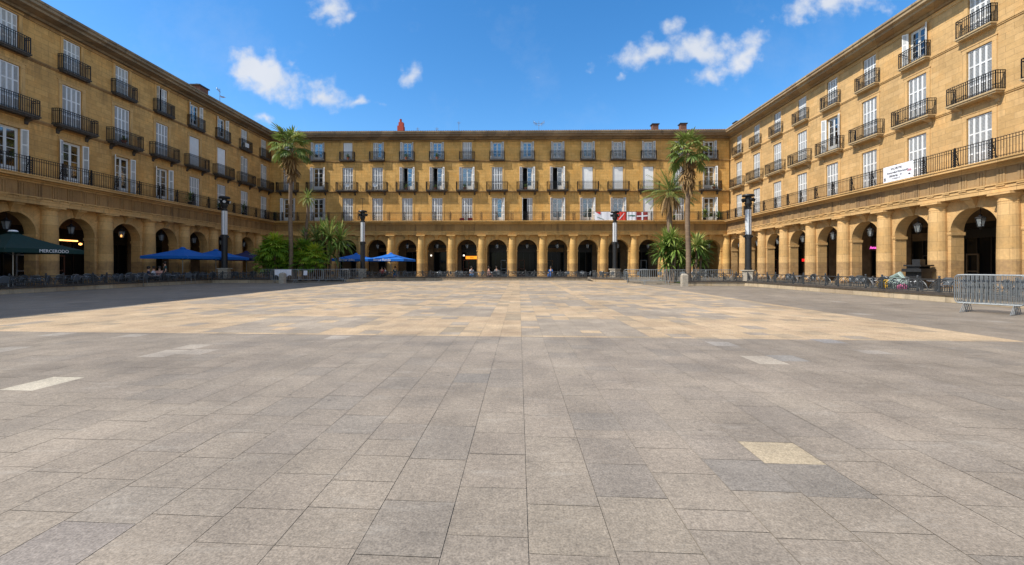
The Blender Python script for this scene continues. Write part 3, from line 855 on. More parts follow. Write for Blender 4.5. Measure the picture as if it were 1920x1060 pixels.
    for k in range(nb):
        a, c_ = 4*k+.62, 4*k+3.38
        sf.box(a, c_, Y+.05, Y+.2, 3.5, 3.7); sf.box(a, c_, Y+.06, Y+.2, FLOOR, FLOOR+.6); sf.box(a, a+.1, Y+.04, Y+.2, FLOOR, 4.6); sf.box(c_-.1, c_, Y+.04, Y+.2, FLOOR, 4.6)
        for q in (1, 2): xx = a+(c_-a)*q/3; sf.box(xx-.04, xx+.04, Y+.045, Y+.19, FLOOR, 4.6)
        sf.box(a, c_, Y+.02, Y+.2, 4.2, 4.61)
        sg.quad((a, Y+.12, FLOOR), (c_, Y+.12, FLOOR), (c_, Y+.12, 4.5), (a, Y+.12, 4.5))
    for k in range(nb):
        a, c_ = 4*k+.72, 4*k+3.28; fb = MB(); fb.box(a, c_, Y-.03, Y+.02, 3.55, 4.15); fc = rnd.choice(['greencloth', 'shop', 'brick', 'lampdark', 'plaster', 'shop'])
        fb.obj('fascia', MT[fc], t)
        if rnd.random() < .5:
            db = MB(); d0 = rnd.choice([a+.15, (a+c_)/2-.4, c_-1.0])
            for (x0, x1, z0_, z1_) in ((d0, d0+.09, FLOOR, 2.4), (d0+.76, d0+.85, FLOOR, 2.4), (d0+.09, d0+.76, 2.3, 2.4), (d0+.09, d0+.76, FLOOR, FLOOR+.3), (d0+.09, d0+.76, 1.1, 1.2)): db.box(x0, x1, Y-.02, Y+.04, z0_, z1_)
            db.obj('door', MT[rnd.choice(['lampdark', 'brick', 'plaster', 'greydoor'])], t)
    s_ = sf.obj('shopfront', MT['shop'], t); sg.obj('shop_glass', MT['shopglass'], s_)
    # --- windows and balconies
    for k in range(nb):
        c = 2+4*k; st = states(k)
        window(t, c, F1+.02, w1, 3.18, st[2], rnd)
        window(t, c, F2+.02, w2, 3.08, st[1], rnd); window(t, c, F3+.02, w3, 2.36, st[0], rnd)
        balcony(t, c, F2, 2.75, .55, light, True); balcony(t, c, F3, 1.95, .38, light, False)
    return t, roof

BACK = ['CCO','OOO','PCC','RCC','ODC','ODC','CBC','OCR','ODX','ODO','BPO','OPO','OPP','CCC','OOO']
tb, rb = wing('back', 'ochre arcaded building across the far side of the square, with fifteen bays', (-32.92, 55.5), 0, 15, lambda k: BACK[k], dz=0)
LEFT = {6:'CCG', 7:'CCG', 8:'CCO', 9:'XCO', 10:'OPC', 11:'OPC', 12:'CXC', 13:'CXC', 5:'CCC', 4:'OCO'}
tl, rl = wing('left', 'brown arcaded building in shade along the left side of the square', (-32.06, .62), pi/2+.0158, 14, lambda k: LEFT.get(k, 'CCC'), dz=.004)
RIGHT = {6:'OCC', 4:'COC'}
tr_, rr = wing('right', 'sunlit cream stone arcaded building along the right side of the square', (27.36, 55.8), -pi/2-.007, 12, lambda k: RIGHT.get(k, 'CCC'), light=True, dz=-.004)

def chimney(roof, x, y, w, d, z1, mat, cap=True, steps=False):
    b = MB()
    if steps:
        b.box(x-w/2, x+w/2, y-d/2, y+d/2, 19.4, z1-.9); b.box(x-w*.32, x+w*.42, y-d*.4, y+d*.4, z1-.9, z1-.4); b.lathe([(.16, z1-.4), (.16, z1+.1), (.01, z1+.12)], (x-.05, y, 0), 8)
    else:
        b.box(x-w/2, x+w/2, y-d/2, y+d/2, 19.4, z1-.12)
    o = b.obj('chimney', MT[mat], roof)
    if cap:
        c = MB(); c.box(x-w/2-.12, x+w/2+.12, y-d/2-.1, y+d/2+.1, z1-.12, z1)
        for s in (-1, 1): c.box(x+s*w*.3-.1, x+s*w*.3+.1, y-.1, y+.1, z1, z1+.14)
        c.obj('chimney_cap', MT['lampdark'], o) if False else c.obj('chimney_cap', MT['lampdark'], roof)
def bx(px, y=58.5): return c2w((px-960)/F*y, y)[0]+32.92
chimney(rb, bx(751), 3, .85, .8, 21.9, 'redbrick', False, True)
chimney(rb, bx(1227), 3.2, .8, .8, 21.15, 'brick'); chimney(rb, bx(1279), 3.2, .8, .8, 21.2, 'brick'); chimney(rb, bx(1383), 3.4, .9, .9, 21.5, 'brick')
chimney(rl, 44.6, 1.9, 1.3, .9, 21.0, 'brick')
def antenna(parent, x, y, h, kind):
    b = MB(); b.tube([(x, y, 19.2), (x, y, 19.2+h)], .03, 5)
    z = 19.2+h
    if kind == 0:
        for s in (-1, 1):
            b.tube([(x, y, z-.7), (x+s*.75, y, z-.15)], .025, 5)
            for q in range(4): xx = x+s*(.35+q*.13); b.tube([(xx, y-.2, z-.55+q*.1), (xx, y+.2, z-.4+q*.1)], .015, 4); b.tube([(xx, y, z-.75+q*.1), (xx, y, z-.2+q*.1)], .018, 4)
        b.tube([(x-.5, y, z-.35), (x+.5, y, z-.35)], .025, 5)
    elif kind == 1:
        b.tube([(x-.55, y, z-.15), (x+.1, y, z-.35)], .03, 5); b.tube([(x, y, z-.75), (x+.7, y, z-.75)], .03, 5)
        for q in range(5): b.tube([(x-.5+q*.12, y, z-.35-.03*q), (x-.5+q*.12, y, z+.05-.03*q)], .015, 4); b.tube([(x+.3+q*.09, y-.25, z-.75), (x+.3+q*.09, y+.25, z-.75)], .015, 4)
    else:
        b.tube([(x-.25, y, z-.2), (x+.25, y, z-.2)], .02, 4); b.tube([(x-.18, y, z-.35), (x+.18, y, z-.35)], .018, 4)
    b.obj('antenna', MT['metal'], parent)
antenna(rb, bx(1010), 2.5, 2.3, 0); antenna(rb, bx(861), 2.5, 2.3, 2); antenna(rb, bx(784), 2.5, 1.5, 2); antenna(rb, bx(820), 2.5, 1.5, 2)
antenna(rl, 47.3, 1.6, 2.7, 1)

# ------------------------------------------------------------------ lanterns hanging in the arches
def make_lantern():
    t = thing('hanging_lantern', '', 'lantern')
    b = MB(); b.tube([(0,0,0), (0,0,.45)], .015, 5)
    b.lathe([(.02, 0), (.07, -.03), (.09, -.1), (.27, -.2), (.29, -.24), (.25, -.24)], n=6)
    for k in range(6):
        a = k*pi/3; b.bar((.24*cos(a), .24*sin(a), -.24), (.14*cos(a), .14*sin(a), -.74), .022)
    b.lathe([(.15, -.73), (.16, -.77), (.06, -.84), (.03, -.92), (.001, -.94)], n=6); b.obj('frame', MT['iron'], t)
    b = MB(); b.lathe([(.225, -.25), (.13, -.73)], n=6); b.obj('glass', MT['lanternglass'], t)
    b = MB(); b.lathe([(.01, -.6), (.04, -.58), (.045, -.5), (.01, -.46)], n=8); b.obj('bulb', MT['frame'], t)
    return t
lan0 = make_lantern(); used = [False]
def place_lantern(wingobj, k, label, group):
    m = Matrix.Translation(wingobj.location) @ Matrix.Rotation(wingobj.rotation_euler[2], 4, 'Z')
    p = m @ Vector((2+4*k, AY+.4, SPR+AR-.42))
    if not used[0]:
        used[0] = True; lan0.location = p; lan0.rotation_euler[2] = .3; lan0['label'] = label; lan0['group'] = group; return lan0
    return dup(lan0, p, random.random(), label, group)
for k in range(15): place_lantern(tb, k, 'glass lantern hanging in the %s arch from the left of the far arcade' % ORD[k], 'lanterns hanging in the far arcade')
LL = None
for i, k in enumerate(range(6, 14)):
    o = place_lantern(tl, k, 'glass lantern in the %s arch of the left arcade counting from the photo edge' % ORD[i], 'lanterns hanging in the left arcade')
    if k == 8: LL = o
for i, k in enumerate(range(7, -1, -1)): place_lantern(tr_, k, 'glass lantern in the %s arch of the right arcade counting from the photo edge' % ORD[i], 'lanterns hanging in the right arcade')
LL['label'] = 'lit orange glowing lantern in the third arch of the left arcade'
for c in [c for c in bpy.data.objects if c.parent == LL and c.name.startswith('bulb')]:
    b = MB(); b.lathe([(.01, -.72), (.06, -.68), (.07, -.55), (.01, -.5)], n=8); c.data = b.mesh('bulb', MT['glow_warm'])
    c.data.materials[0] = MT['glow_warm']

# signs and lit things inside the arcades
def local(w, x, y, z):
    m = Matrix.Translation(w.location) @ Matrix.Rotation(w.rotation_euler[2], 4, 'Z'); return m @ Vector((x, y, z))
def sign(w, x, z, wd, h, mat, label, txt=None, tmat=None, ts=.3, y=4.7):
    t = thing('shop_sign', label, 'sign', local(w, x, y, z), w.rotation_euler[2])
    if mat:
        b = MB(); b.box(-wd/2, wd/2, -.05, .05, -h/2, h/2); b.obj('panel', MT[mat], t)
        b = MB(); b.box(-wd/2-.04, wd/2+.04, .051, .09, -h/2-.04, h/2+.04); b.obj('backing', MT['shop'], t)
    else:
        b = MB(); b.box(-wd/2, wd/2, .06, .1, -h/2, h/2); b.obj('backing', MT['shop'], t)
    if txt: text_mb(txt, ts, MT[tmat], 'lettering', t, (0, -.06, -ts*.35), (pi/2, 0, 0))
    return t
sign(tb, bx(884, 59.8), 2.75, 1.75, .42, 'glow_orange', 'long orange lit shop sign inside the far arcade', 'BAR', 'bannerred', .3)
sign(tr_, 17.6, 3.2, 1.5, .6, None, 'pink neon lettering sign inside the right arcade', 'Amaroue', 'glow_pink', .36, y=4.7)
sign(tr_, 8.2, 2.2, 1.2, .3, 'glow_red', 'small red lit shop sign inside the right arcade', 'BAR', 'ink', .2)
sign(tl, 33.0, 3.6, 1.9, .1, 'glow_warm', 'thin warm strip light glowing inside the second left arch', y=4.2)
for w, x, z, lb in ((tb, bx(807, 59.8), 3.05, 'small round white wall lamp left of the orange sign in the far arcade'), (tb, bx(869, 59.8), 3.05, 'small round white wall lamp at the left end of the orange sign')):
    b = MB(); b.lathe([(.01, -.14), (.1, -.1), (.14, 0), (.1, .1), (.01, .14)], n=10); o = b.obj('wall_lamp', MT['glow_white'], None, True); o.location = local(w, x, 4.6, z); tag(o, lb, 'lamp')
b = MB(); b.lathe([(.01, -.1), (.11, -.05), (.11, .05), (.01, .1)], n=8); o = b.obj('globe_light', MT['glow_warm']); o.location = local(tl, 34.0, 4.0, 3.35); tag(o, 'warm round lamp glowing below the strip light in the second left arch', 'lamp')
b = MB(); b.box(-.6, .6, -.4, .4, FLOOR, 1.15); b.box(-.85, .85, -.5, .5, 1.15, 1.35); b.box(-.75, .75, -.45, .45, 1.5, 1.6); b.box(-.3, .3, -.2, .2, 1.6, 1.95)
for s in (-1,1): b.box(s*.6-.04, s*.6+.04, -.3, .3, 1.35, 1.5)
o = b.obj('service_station', MT['lampdark']); o.location = local(tr_, 28.2, -1.4, 0); o.rotation_euler[2] = .4; tag(o, 'black waiter service station beside a pillar on the right terrace', 'station')

# ------------------------------------------------------------------ lamp columns
def make_lamp():
    t = thing('lamp_column', '', 'lamp post')
    b = MB(); b.box(-.38, .38, -.38, .38, 0, .84); b.box(-.47, .47, -.47, .47, .84, .93); b.obj('plinth', MT['plinth'], t)
    b = MB(); b.lathe([(.27, .93), (.27, 1.1), (.245, 1.12), (.245, 3.55), (.265, 3.56), (.265, 3.86), (.001, 3.86)], n=20)
    for a in (.3, 1.9, 3.9, 5.2): b.obox((.3*cos(a), .3*sin(a), 3.72), (.05*cos(a), .05*sin(a), 0), (-.04*sin(a), .04*cos(a), 0), (0, 0, .08))
    b.obj('lower_shaft', MT['lampdark'], t, False)
    b = MB(); b.lathe([(.235, 3.862), (.235, 5.95), (.001, 5.95)], n=20); b.obj('upper_shaft', MT['lampwhite'], t)
    b = MB()
    for a in (-1.05, .9, 3.6): b.obox((.235*cos(a), .235*sin(a), 4.9), (.012*cos(a), .012*sin(a), 0), (-.022*sin(a), .022*cos(a), 0), (0, 0, 1.03))
    b.lathe([(.25, 5.95), (.25, 6.1), (.17, 6.13), (.19, 6.22), (.28, 6.42), (.29, 6.5), (.24, 6.55), (.24, 6.8), (.22, 7.05)], n=18)
    b.lathe([(.15, 7.0), (.44, 7.03), (.47, 7.1), (.42, 7.2), (.2, 7.24), (.001, 7.25)], n=20)
    hd = b.obj('lamp_head', MT['lampdark'], t)
    for k, a in enumerate((-2.2, -1.2, -.1, 1.2, 2.3)):
        s = MB(); c = Vector((.36*cos(a), .36*sin(a), 6.76)); d = Vector((cos(a), sin(a), -.35)).normalized()
        s.tube([c-d*.16, c-d*.05, c+d*.14], [.07, .13, .15], 10); s.tube([(c.x*.5, c.y*.5, 6.78), c-d*.1], .025, 5)
        sp = s.obj('spotlight', MT['lampdark'], hd)
        s = MB(); s.tube([c+d*.141, c+d*.15], [.125, .12], 10); s.obj('lens', MT['lampwhite'], sp)
    return t
lamp0 = make_lamp()
specs = [((421, 38.9), 'tall dark lamp column with white band on the left terrace edge by blue parasols', 1.05),
         ((680, 45.5), 'lamp column with white band beside two blue parasols at the far left', 1.0),
         ((1153, 46.0), 'lamp column with white band in front of the red and white banner', 1.0),
         ((1403, 34.2), 'tall lamp column with white band on a pale plinth at the right terrace corner', .975)]
for i, ((px, z), lb, sc) in enumerate(specs):
    x, y = c2w((px-960)/F*z, z)
    if i == 0: lamp0.location = (x, y, .36); lamp0['label'] = lb; lamp0['group'] = 'lamp columns round the square'; lamp0.scale = (1,1,sc); lamp0.rotation_euler[2] = .2
    else: dup(lamp0, (x, y, .3), .3*i, lb, 'lamp columns round the square', (1,1,sc))
# weather vane rod on the second one is a thin aerial
b = MB(); b.tube([(0,0,0), (0,0,1.3)], .025, 5); b.tube([(-.25,0,1.3), (.25,0,1.2)], .025, 5)
o = b.obj('aerial', MT['iron']); x, y = c2w((680-960)/F*45.5, 45.5); o.location = (x, y, .3+7.25); tag(o, 'thin aerial rod on top of the far left lamp column', 'aerial')

# ------------------------------------------------------------------ terrace railings
def rail_run(pts, label):
    t = thing('terrace_railing', label, 'railing', (*pts[0], .385), 0, 'iron railings on the kerb walls')
    ox, oy = pts[0]; post = MB(); post.lathe([(.045,0),(.045,.56),(.06,.57),(.06,.6),(.025,.62),(.05,.66),(.03,.71),(.001,.72)], n=8)
    for zz in (.03, .5): post.lathe([(.06,zz),(.06,zz+.04)], n=8)
    pm = post.mesh('post', MT['railiron']); panels = {}
    def panel(L, fan):
        key = (round(L,2), fan)
        if key in panels: return panels[key]
        b = MB(); b.bar((0,0,.05), (L,0,.05), .035); b.bar((0,0,.55), (L,0,.55), .04)
        if fan:
            n = 9
            for s in (-1, 1):
                cx = L/2+s*L/2
                for q in range(n):
                    a = pi/2*q/(n-1); R = min(L*.47, .46)
                    b.bar((cx-s*R*.25*cos(a), 0, .07+R*.25*sin(a)), (cx-s*R*cos(a), 0, .07+R*sin(a)), .028)
                for R in (.25, 1.0):
                    rr_ = min(L*.47, .46)*R
                    b.tube([(cx-s*rr_*cos(pi/2*q/8), 0, .07+rr_*sin(pi/2*q/8)) for q in range(9)], .02, 4)
        else:
            n = max(2, round(L/.45)); w = L/n
            for k in range(n):
                c = w*(k+.5)
                b.tube([(c+w*.46*cos(pi*q/10), 0, .26+.26*sin(pi*q/10)) for q in range(11)], .022, 4)
                b.tube([(c+.1*cos(2*pi*q/10), 0, .33+.1*sin(2*pi*q/10)) for q in range(10)], .02, 4, closed=True)
                for q in range(5): xx = c-w*.42+w*.84*q/4; b.bar((xx,0,.05), (xx,0,.3), .024)
        m = b.mesh('panel', MT['railiron']); panels[key] = m; return m
    n_p = 0
    for i in range(len(pts)-1):
        A, B = Vector(pts[i]), Vector(pts[i+1]); d = B-A; L = d.length; d.normalize(); an = math.atan2(d.y, d.x)
        nrm = Vector((-d.y, d.x))*.2
        s = .1; fan = True
        while s < L-.3:
            w = .95 if fan else 1.8
            if s+w > L: w = L-s-.02
            if w < .3: break
            if n_p < 96:
                p = A+d*s+nrm
                o = link('post', pm, t); o.location = (p.x-ox, p.y-oy, 0)
                o = link('panel', panel(w, fan), t); o.location = (p.x-ox, p.y-oy, 0); o.rotation_euler[2] = an
                n_p += 1
            s += w; fan = not fan
    return t
LK2 = [c2w(-27, 8), LK[1], LK[2]]
RK2 = [RK[0], RK[1], RK[2], c2w(18.05, 12)]
rail_run(LK2, 'grey iron railing on the shaded left kerb wall')
rail_run(LB, 'grey iron railing on the kerb wall before the far arcade')
rail_run([c2w(8.3, 44.4)]+RB, 'short grey iron railing around the back right lamp column')
rail_run(RK2, 'grey iron railing on the sunlit right kerb wall')

# stone bollards
def bollard(px, z, label, h=.95):
    x, y = c2w((px-960)/F*z, z)
    b = MB(); w = .21
    b.box(-w, w, -w, w, 0, h-.12)
    b.add([(-w,-w,h-.12),(w,-w,h-.12),(w,w,h-.12),(-w,w,h-.12),(-w*.6,-w*.6,h),(w*.6,-w*.6,h),(w*.6,w*.6,h),(-w*.6,w*.6,h)], [(0,1,5,4),(1,2,6,5),(2,3,7,6),(3,0,4,7),(4,5,6,7)])
    o = b.obj('stone_post', MT['plinth']); o.location = (x, y, 0); tag(o, label, 'bollard')
bollard(530, 36.4, 'square stone post at the end of the left kerb wall'); bollard(1283, 31.5, 'square stone post in front of the tall right palm trunk')

# ------------------------------------------------------------------ crowd barriers
def make_barrier(L=2.4, H=1.22):
    t = thing('crowd_barrier', '', 'barrier')
    z0 = .3; r = .16; pts = []
    for (cx, cz, a0) in ((L-r, H-r, 0), (r, H-r, pi/2), (r, z0+r, pi), (L-r, z0+r, 3*pi/2)):
        for q in range(5): a = a0+pi/2*q/4; pts.append((cx+r*cos(a), 0, cz+r*sin(a)))
    b = MB(); b.tube(pts, .021, 8, closed=True); b.obj('frame', MT['galv'], t)
    b = MB(); n = 15
    for k in range(1, n): x = L*k/n; b.tube([(x, 0, z0), (x, 0, H)], .016, 6)
    b.obj('bars', MT['galv'], t)
    for x in (.35, L-.35):
        b = MB(); b.tube([(x-.02, -.36, .005), (x, -.02, z0-.01), (x, .02, z0-.01), (x+.02, .2, .005)], .017, 6); b.obj('foot', MT['galv'], t)
    return t
bar0 = make_barrier(); bfirst = [True]
def barrier(px, z, ang, label, group, sc=(1,1,1)):
    x, y = c2w((px-960)/F*z, z)
    if bfirst[0]:
        bfirst[0] = False; bar0.location = (x, y, 0); bar0.rotation_euler[2] = ang+YAW; bar0['label'] = label; bar0['group'] = group; bar0.scale = sc; return
    dup(bar0, (x, y, 0), ang+YAW, label, group, sc)
G = 'stacked steel barriers at the right edge'
for i, lb in enumerate(('front steel crowd barrier of the stack at the right edge', 'steel crowd barrier just behind the front one of the stack at the right edge', 'middle steel crowd barrier of the stack at the right edge',  'rearmost steel crowd barrier of the stack at the right edge')):
    zz = 14.0+.10*i; barrier(960+(14.7+.17*i)/zz*F, zz, -radians(60), lb, G, (.63,1,1))
G = 'steel barriers closing the left corner bed'
barrier(489, 38.9, .0, 'leftmost of the steel barriers near the left stone post', G, (.9,1,1))
barrier(508, 37.0, .03, 'steel barrier with white sheets hanging on it behind the left stone post', G)
barrier(549, 37.6, .05, 'steel barrier just right of the left stone post', G, (1.12,1,1))
barrier(604, 38.6, .10, 'steel barrier between the bright shrubs and the far left lamp column', G)
barrier(636, 40.8, .3, 'steel barrier nearest the far left lamp column', G, (.9,1,1))
G = 'steel barriers closing the right corner bed'
barrier(1170, 37.0, -.35, 'leftmost steel barrier beside the back right lamp column', G, (.9,1,1))
barrier(1199, 34.6, -.12, 'steel barrier in front of the wide arch left of the right palms', G)
barrier(1246, 34.0, -.08, 'steel barrier ending at the right stone post', G, (.8,1,1))
barrier(1297, 33.6, .0, 'steel barrier just right of the tall palm trunk', G, (.5,1,1))
barrier(1322, 33.2, .0, 'rightmost steel barrier in the right corner bed', G, (.9,1,1))
b = MB()
n = 12; vs = []
for k in range(n+1):
    x = -.75+1.5*k/n; yy = -.03-.025*(k % 2); top = 1.22; bt = .66+.08*sin(k*1.3)+(.25 if 4 < k < 7 else 0); vs += [(x, yy, bt), (x, yy, top)]
b.add(vs, [(2*k, 2*k+2, 2*k+3, 2*k+1) for k in range(n)])
o = b.obj('hanging_cloth', MT['bannerwhite']); x, y = c2w((531-960)/F*36.95, 36.95); o.location = (x, y, 0); tag(o, 'white cloth sheets draped over the barrier behind the left stone post', 'cloth')
b = MB(); b.box(-.17, .17, -.03, -.02, .7, 1.12); o = b.obj('paper_notice', MT['bannerwhite']); x, y = c2w((573-960)/F*37.6, 37.6); o.location = (x, y, 0); tag(o, 'white paper notice on the barrier right of the left stone post', 'notice')
# beds
for pts, lb in (([c2w(-21.5,38.2), c2w(-16.4,40.8), c2w(-14.5,44), c2w(-20,45.5), c2w(-25.5,43)], 'left'), ([c2w(13.7,33.6), c2w(17.2,33.0), c2w(19.0,38), c2w(14.2,41)], 'right')):
    b = MB(); b.add([(x, y, FLOOR+.03) for x, y in pts], [tuple(range(len(pts)))]); tag(b.obj('planting_bed', MT['lawn' if lb == 'right' else 'soil']), kind='structure')

# ------------------------------------------------------------------ vegetation
def blade(mb, o, d, L, w, droop, seg=5, fold=.25, tint=.5):
    """a folded leaf strip that leaves o along d and bends down"""
    o, d = Vector(o), Vector(d).normalized(); side = d.cross(Vector((0,0,1)))
    side = side.normalized() if side.length > .05 else Vector((1,0,0))
    p = o.copy(); v = d.copy(); vs = []
    for i in range(seg+1):
        s = i/seg; ww = w*(.35+1.3*s*(1-s)*1.7) if i < seg else w*.05
        up = side.cross(v).normalized()
        vs += [p-side*ww+up*ww*fold, p, p+side*ww+up*ww*fold]
        v = (v+Vector((0,0,-droop/seg))).normalized(); p = p+v*(L/seg)
    fs = []
    for i in range(seg): a = i*3; fs += [(a, a+1, a+4, a+3), (a+1, a+2, a+5, a+4)]
    mb.cur = tint; mb.add(vs, fs)
def fan(mb, o, d, R, droop, rnd, tint, n=15, petiole=.8):
    """fan palm frond: petiole plus n pleated fingers"""
    o, d = Vector(o), Vector(d).normalized()
    side = d.cross(Vector((0,0,1))); side = side.normalized() if side.length > .05 else Vector((1,0,0))
    hub = o+d*petiole+Vector((0,0,-droop*.12*petiole)); mb.cur = tint*.8
    mb.tube([o, (o+hub)/2+Vector((0,0,.04)), hub], [.03, .02, .015], 3, False)
    up = side.cross(d).normalized(); d2 = (d+Vector((0,0,-droop*.35))).normalized()
    for k in range(n):
        a = (k/(n-1)-.5)*radians(230); v = d2*cos(a)+side*sin(a)+up*.12*(rnd.random()-.3)
        blade(mb, hub, v, R*(.78+.22*cos(a))*rnd.uniform(.85, 1.1), R*.075, droop*(.5+.6*rnd.random()), 4, .45, min(1, max(0, tint+rnd.uniform(-.12, .12))))
def crown_dirs(n, rnd, lo, hi):
    r = []
    for k in range(n):
        e = lo+(hi-lo)*((k+.5)/n); a = k*2.39996+rnd.uniform(-.25, .25); r.append((Vector((cos(a)*cos(e), sin(a)*cos(e), sin(e))), e))
    return r
def washingtonia(px, z, zc, rc, label, seed, lean=(0,0), r0=.3, r1=.2, green=34, dry=26, skirt=1.6, drymix=.1, base=FLOOR):
    rnd = random.Random(seed); x, y = c2w((px-960)/F*z, z)
    t = thing('palm_tree', label, 'palm tree', (x, y, base), 0, 'palm trees in the corner beds')
    H = zc-base; b = MB(); pts = []; rs = []
    for i in range(25):
        s = i/24; pts.append((lean[0]*s*s+.04*sin(s*9), lean[1]*s*s, H*s)); rs.append(r0+(r1-r0)*s+.12*max(0, 1-s*12)+.012*(i % 2))
    b.tube(pts, rs, 10); b.obj('trunk', MT['trunk'], t, True)
    top = Vector(pts[-1]); c = MB()
    for d, e in crown_dirs(green, rnd, radians(-28), radians(82)):
        fan(c, top+Vector((0,0,.1)), d, rc*.46*rnd.uniform(.8,1.15), .9-.45*sin(e)+rnd.uniform(0,.5), rnd, max(0, min(1, .25+.45*rnd.random()+.15*sin(e))), 15, rc*.56*rnd.uniform(.8, 1.1))
    c.obj('crown', MT['palm'], t)
    q = MB()
    for d, e in crown_dirs(dry, rnd, radians(-82), radians(-35)):
        zz = rnd.uniform(-skirt, -.1)
        fan(q, top+Vector((0,0,zz*.8)), d, rc*.38*rnd.uniform(.8,1.1), .9, rnd, rnd.random(), 9, rc*.28)
    for k in range(int(dry*.35)):       # dry flower stalks in the crown
        a = rnd.uniform(0, 2*pi); e = rnd.uniform(-.2, .9); blade(q, top, (cos(a)*cos(e), sin(a)*cos(e), sin(e)), rc*.9, .05, 1.4, 6, .3, .9)
    for k in range(160):                 # ragged skirt hugging the trunk
        a = rnd.uniform(0, 2*pi); zz = -rnd.uniform(.1, skirt*1.25); rr_ = .2+.22*rnd.random()
        blade(q, top+Vector((cos(a)*rr_*.8, sin(a)*rr_*.8, zz)), (cos(a)*.35, sin(a)*.35, -1), rnd.uniform(.5,.9), .05, .3, 3, .3, rnd.random())
    q.obj('dry_fronds', MT['palmdry'], t)
    return t
def zat(py, z): return 1.5+(H0-py)/F*z
washingtonia(545, 39.5, zat(280, 39.5), 2.45, 'tall slender fan palm at the left rising above the roofline', 21, green=27, dry=26, skirt=2.2, r0=.2, r1=.15)
washingtonia(1290, 33.8, zat(288, 33.8), 2.15, 'tallest fan palm on the right behind the stone post', 22, green=26, dry=26, skirt=2.4, r0=.2, r1=.16, base=0)

def pinnate_palm(px, z, zc, R, label, seed, n=40, dead=75, base=FLOOR):
    rnd = random.Random(seed); x, y = c2w((px-960)/F*z, z)
    t = thing('palm_tree', label, 'palm tree', (x, y, base), 0, 'palm trees in the corner beds')
    H = zc-base; b = MB(); b.tube([(.03*sin(i), 0, H*i/16) for i in range(17)], [.27-.004*i+.012*(i%2) for i in range(17)], 9); b.obj('trunk', MT['trunk'], t, True)
    c = MB(); top = Vector((0,0,H))
    for d, e in crown_dirs(n, rnd, radians(-8), radians(80)):
        blade(c, top, d, R*rnd.uniform(.8,1.1), .035, .8, 7, .1, .5)
        # leaflets along a bending rib
        p = top.copy(); v = d.copy(); m = 15; L = R*rnd.uniform(.85,1.1)
        tn = rnd.uniform(.25,.85)
        for i in range(m):
            v = (v+Vector((0,0,-.8/m))).normalized(); p = p+v*(L/m)
            sd = v.cross(Vector((0,0,1))); sd = sd.normalized() if sd.length > .05 else Vector((1,0,0))
            if i < 2: continue
            for s in (-1, 1): blade(c, p, sd*s+v*.9+Vector((0,0,.15)), R*.28*(1-.5*i/m), .034, .7, 3, .2, min(1, max(0, tn+rnd.uniform(-.15,.15))))
    c.obj('crown', MT['palm'], t)
    q = MB()
    for k in range(dead):
        a = rnd.uniform(0, 2*pi); e = -rnd.uniform(.3, 1.1)
        blade(q, top+Vector((0,0,-.1)), (cos(a)*cos(e)*.9, sin(a)*cos(e)*.9, sin(e)*.5+.1), R*rnd.uniform(.6, .95), .06, 2.6, 8, .3, rnd.random())
    q.obj('dry_fronds', MT['palmdry'], t)
pinnate_palm(1256, 37.0, zat(362, 37.0), 2.4, 'shorter palm with a skirt of hanging tan fronds left of the tallest right palm', 31)
def spindly(px, z, zc, label, seed):
    rnd = random.Random(seed); x, y = c2w((px-960)/F*z, z)
    t = thing('palm_tree', label, 'palm tree', (x, y, FLOOR), 0, 'palm trees in the corner beds')
    H = zc-FLOOR; b = MB(); b.tube([(-.35+.35*i/12+.05*sin(i*.8), 0, H*i/12) for i in range(13)], [.2-.007*i for i in range(13)], 8)
    b.tube([(-.02,0,H-.6), (-.2,0,H+.05)], .07, 6); b.obj('trunk', MT['trunk'], t, True)
    c = MB()
    for d, e in crown_dirs(70, rnd, radians(-50), radians(80)): blade(c, (0, 0, H), d, rnd.uniform(.9, 1.4), .04, 1.1, 5, .25, rnd.uniform(.6, 1))
    c.obj('crown', MT['cycad'], t)
spindly(577, 42, zat(372, 42), 'small spindly palm with a pale tufted crown right of the tall left palm', 41)

def rosette_shrub(px, z, items, label, mat, seed, leafw=.07, cat='shrub', kind='rosette', name='palm_shrub'):
    rnd = random.Random(seed); x0, y0 = c2w((px-960)/F*z, z)
    t = thing(name, label, cat, (x0, y0, FLOOR))
    st = MB(); c = MB()
    for (dpx, py, R, n) in items:
        zz = z+rnd.uniform(-.6, .8); xx, yy = c2w((px+dpx-960)/F*zz, zz); top = Vector((xx-x0, yy-y0, zat(py, zz)-FLOOR))
        base = Vector((top.x*.5, top.y*.5, 0)); st.tube([base, (base+top)/2+Vector((0,0,-.1)), top], [.12, .09, .07], 6)
        tn = rnd.uniform(.25, .6)
        if kind == 'rosette':
            for d, e in crown_dirs(n, rnd, radians(-35), radians(85)):
                blade(c, top, d, R*rnd.uniform(.75, 1.1), leafw*rnd.uniform(.8,1.15), .55+.5*rnd.random(), 5, .25, min(1, max(0, tn+rnd.uniform(-.3, .35)+.2*sin(e))))
        else:
            for d, e in crown_dirs(n, rnd, radians(-40), radians(85)):
                fan(c, top, d, R*.5*rnd.uniform(.8,1.1), .5+rnd.uniform(0,.4), rnd, min(1, max(0, tn+rnd.uniform(-.25, .3)+.25*sin(e))), 13, R*.5*rnd.uniform(.7,1.1))
    st.obj('stem', MT['trunk'], t); c.obj('foliage', mat, t)
rosette_shrub(515, 39.5, [(0,464,1.8,44), (-18,478,1.5,30), (8,486,1.5,30), (26,468,1.4,24), (-16,496,1.5,24), (10,500,1.4,22)], 'bright green fan palm shrub at the left of the left corner bed', MT['bright'], 51, kind='fan')
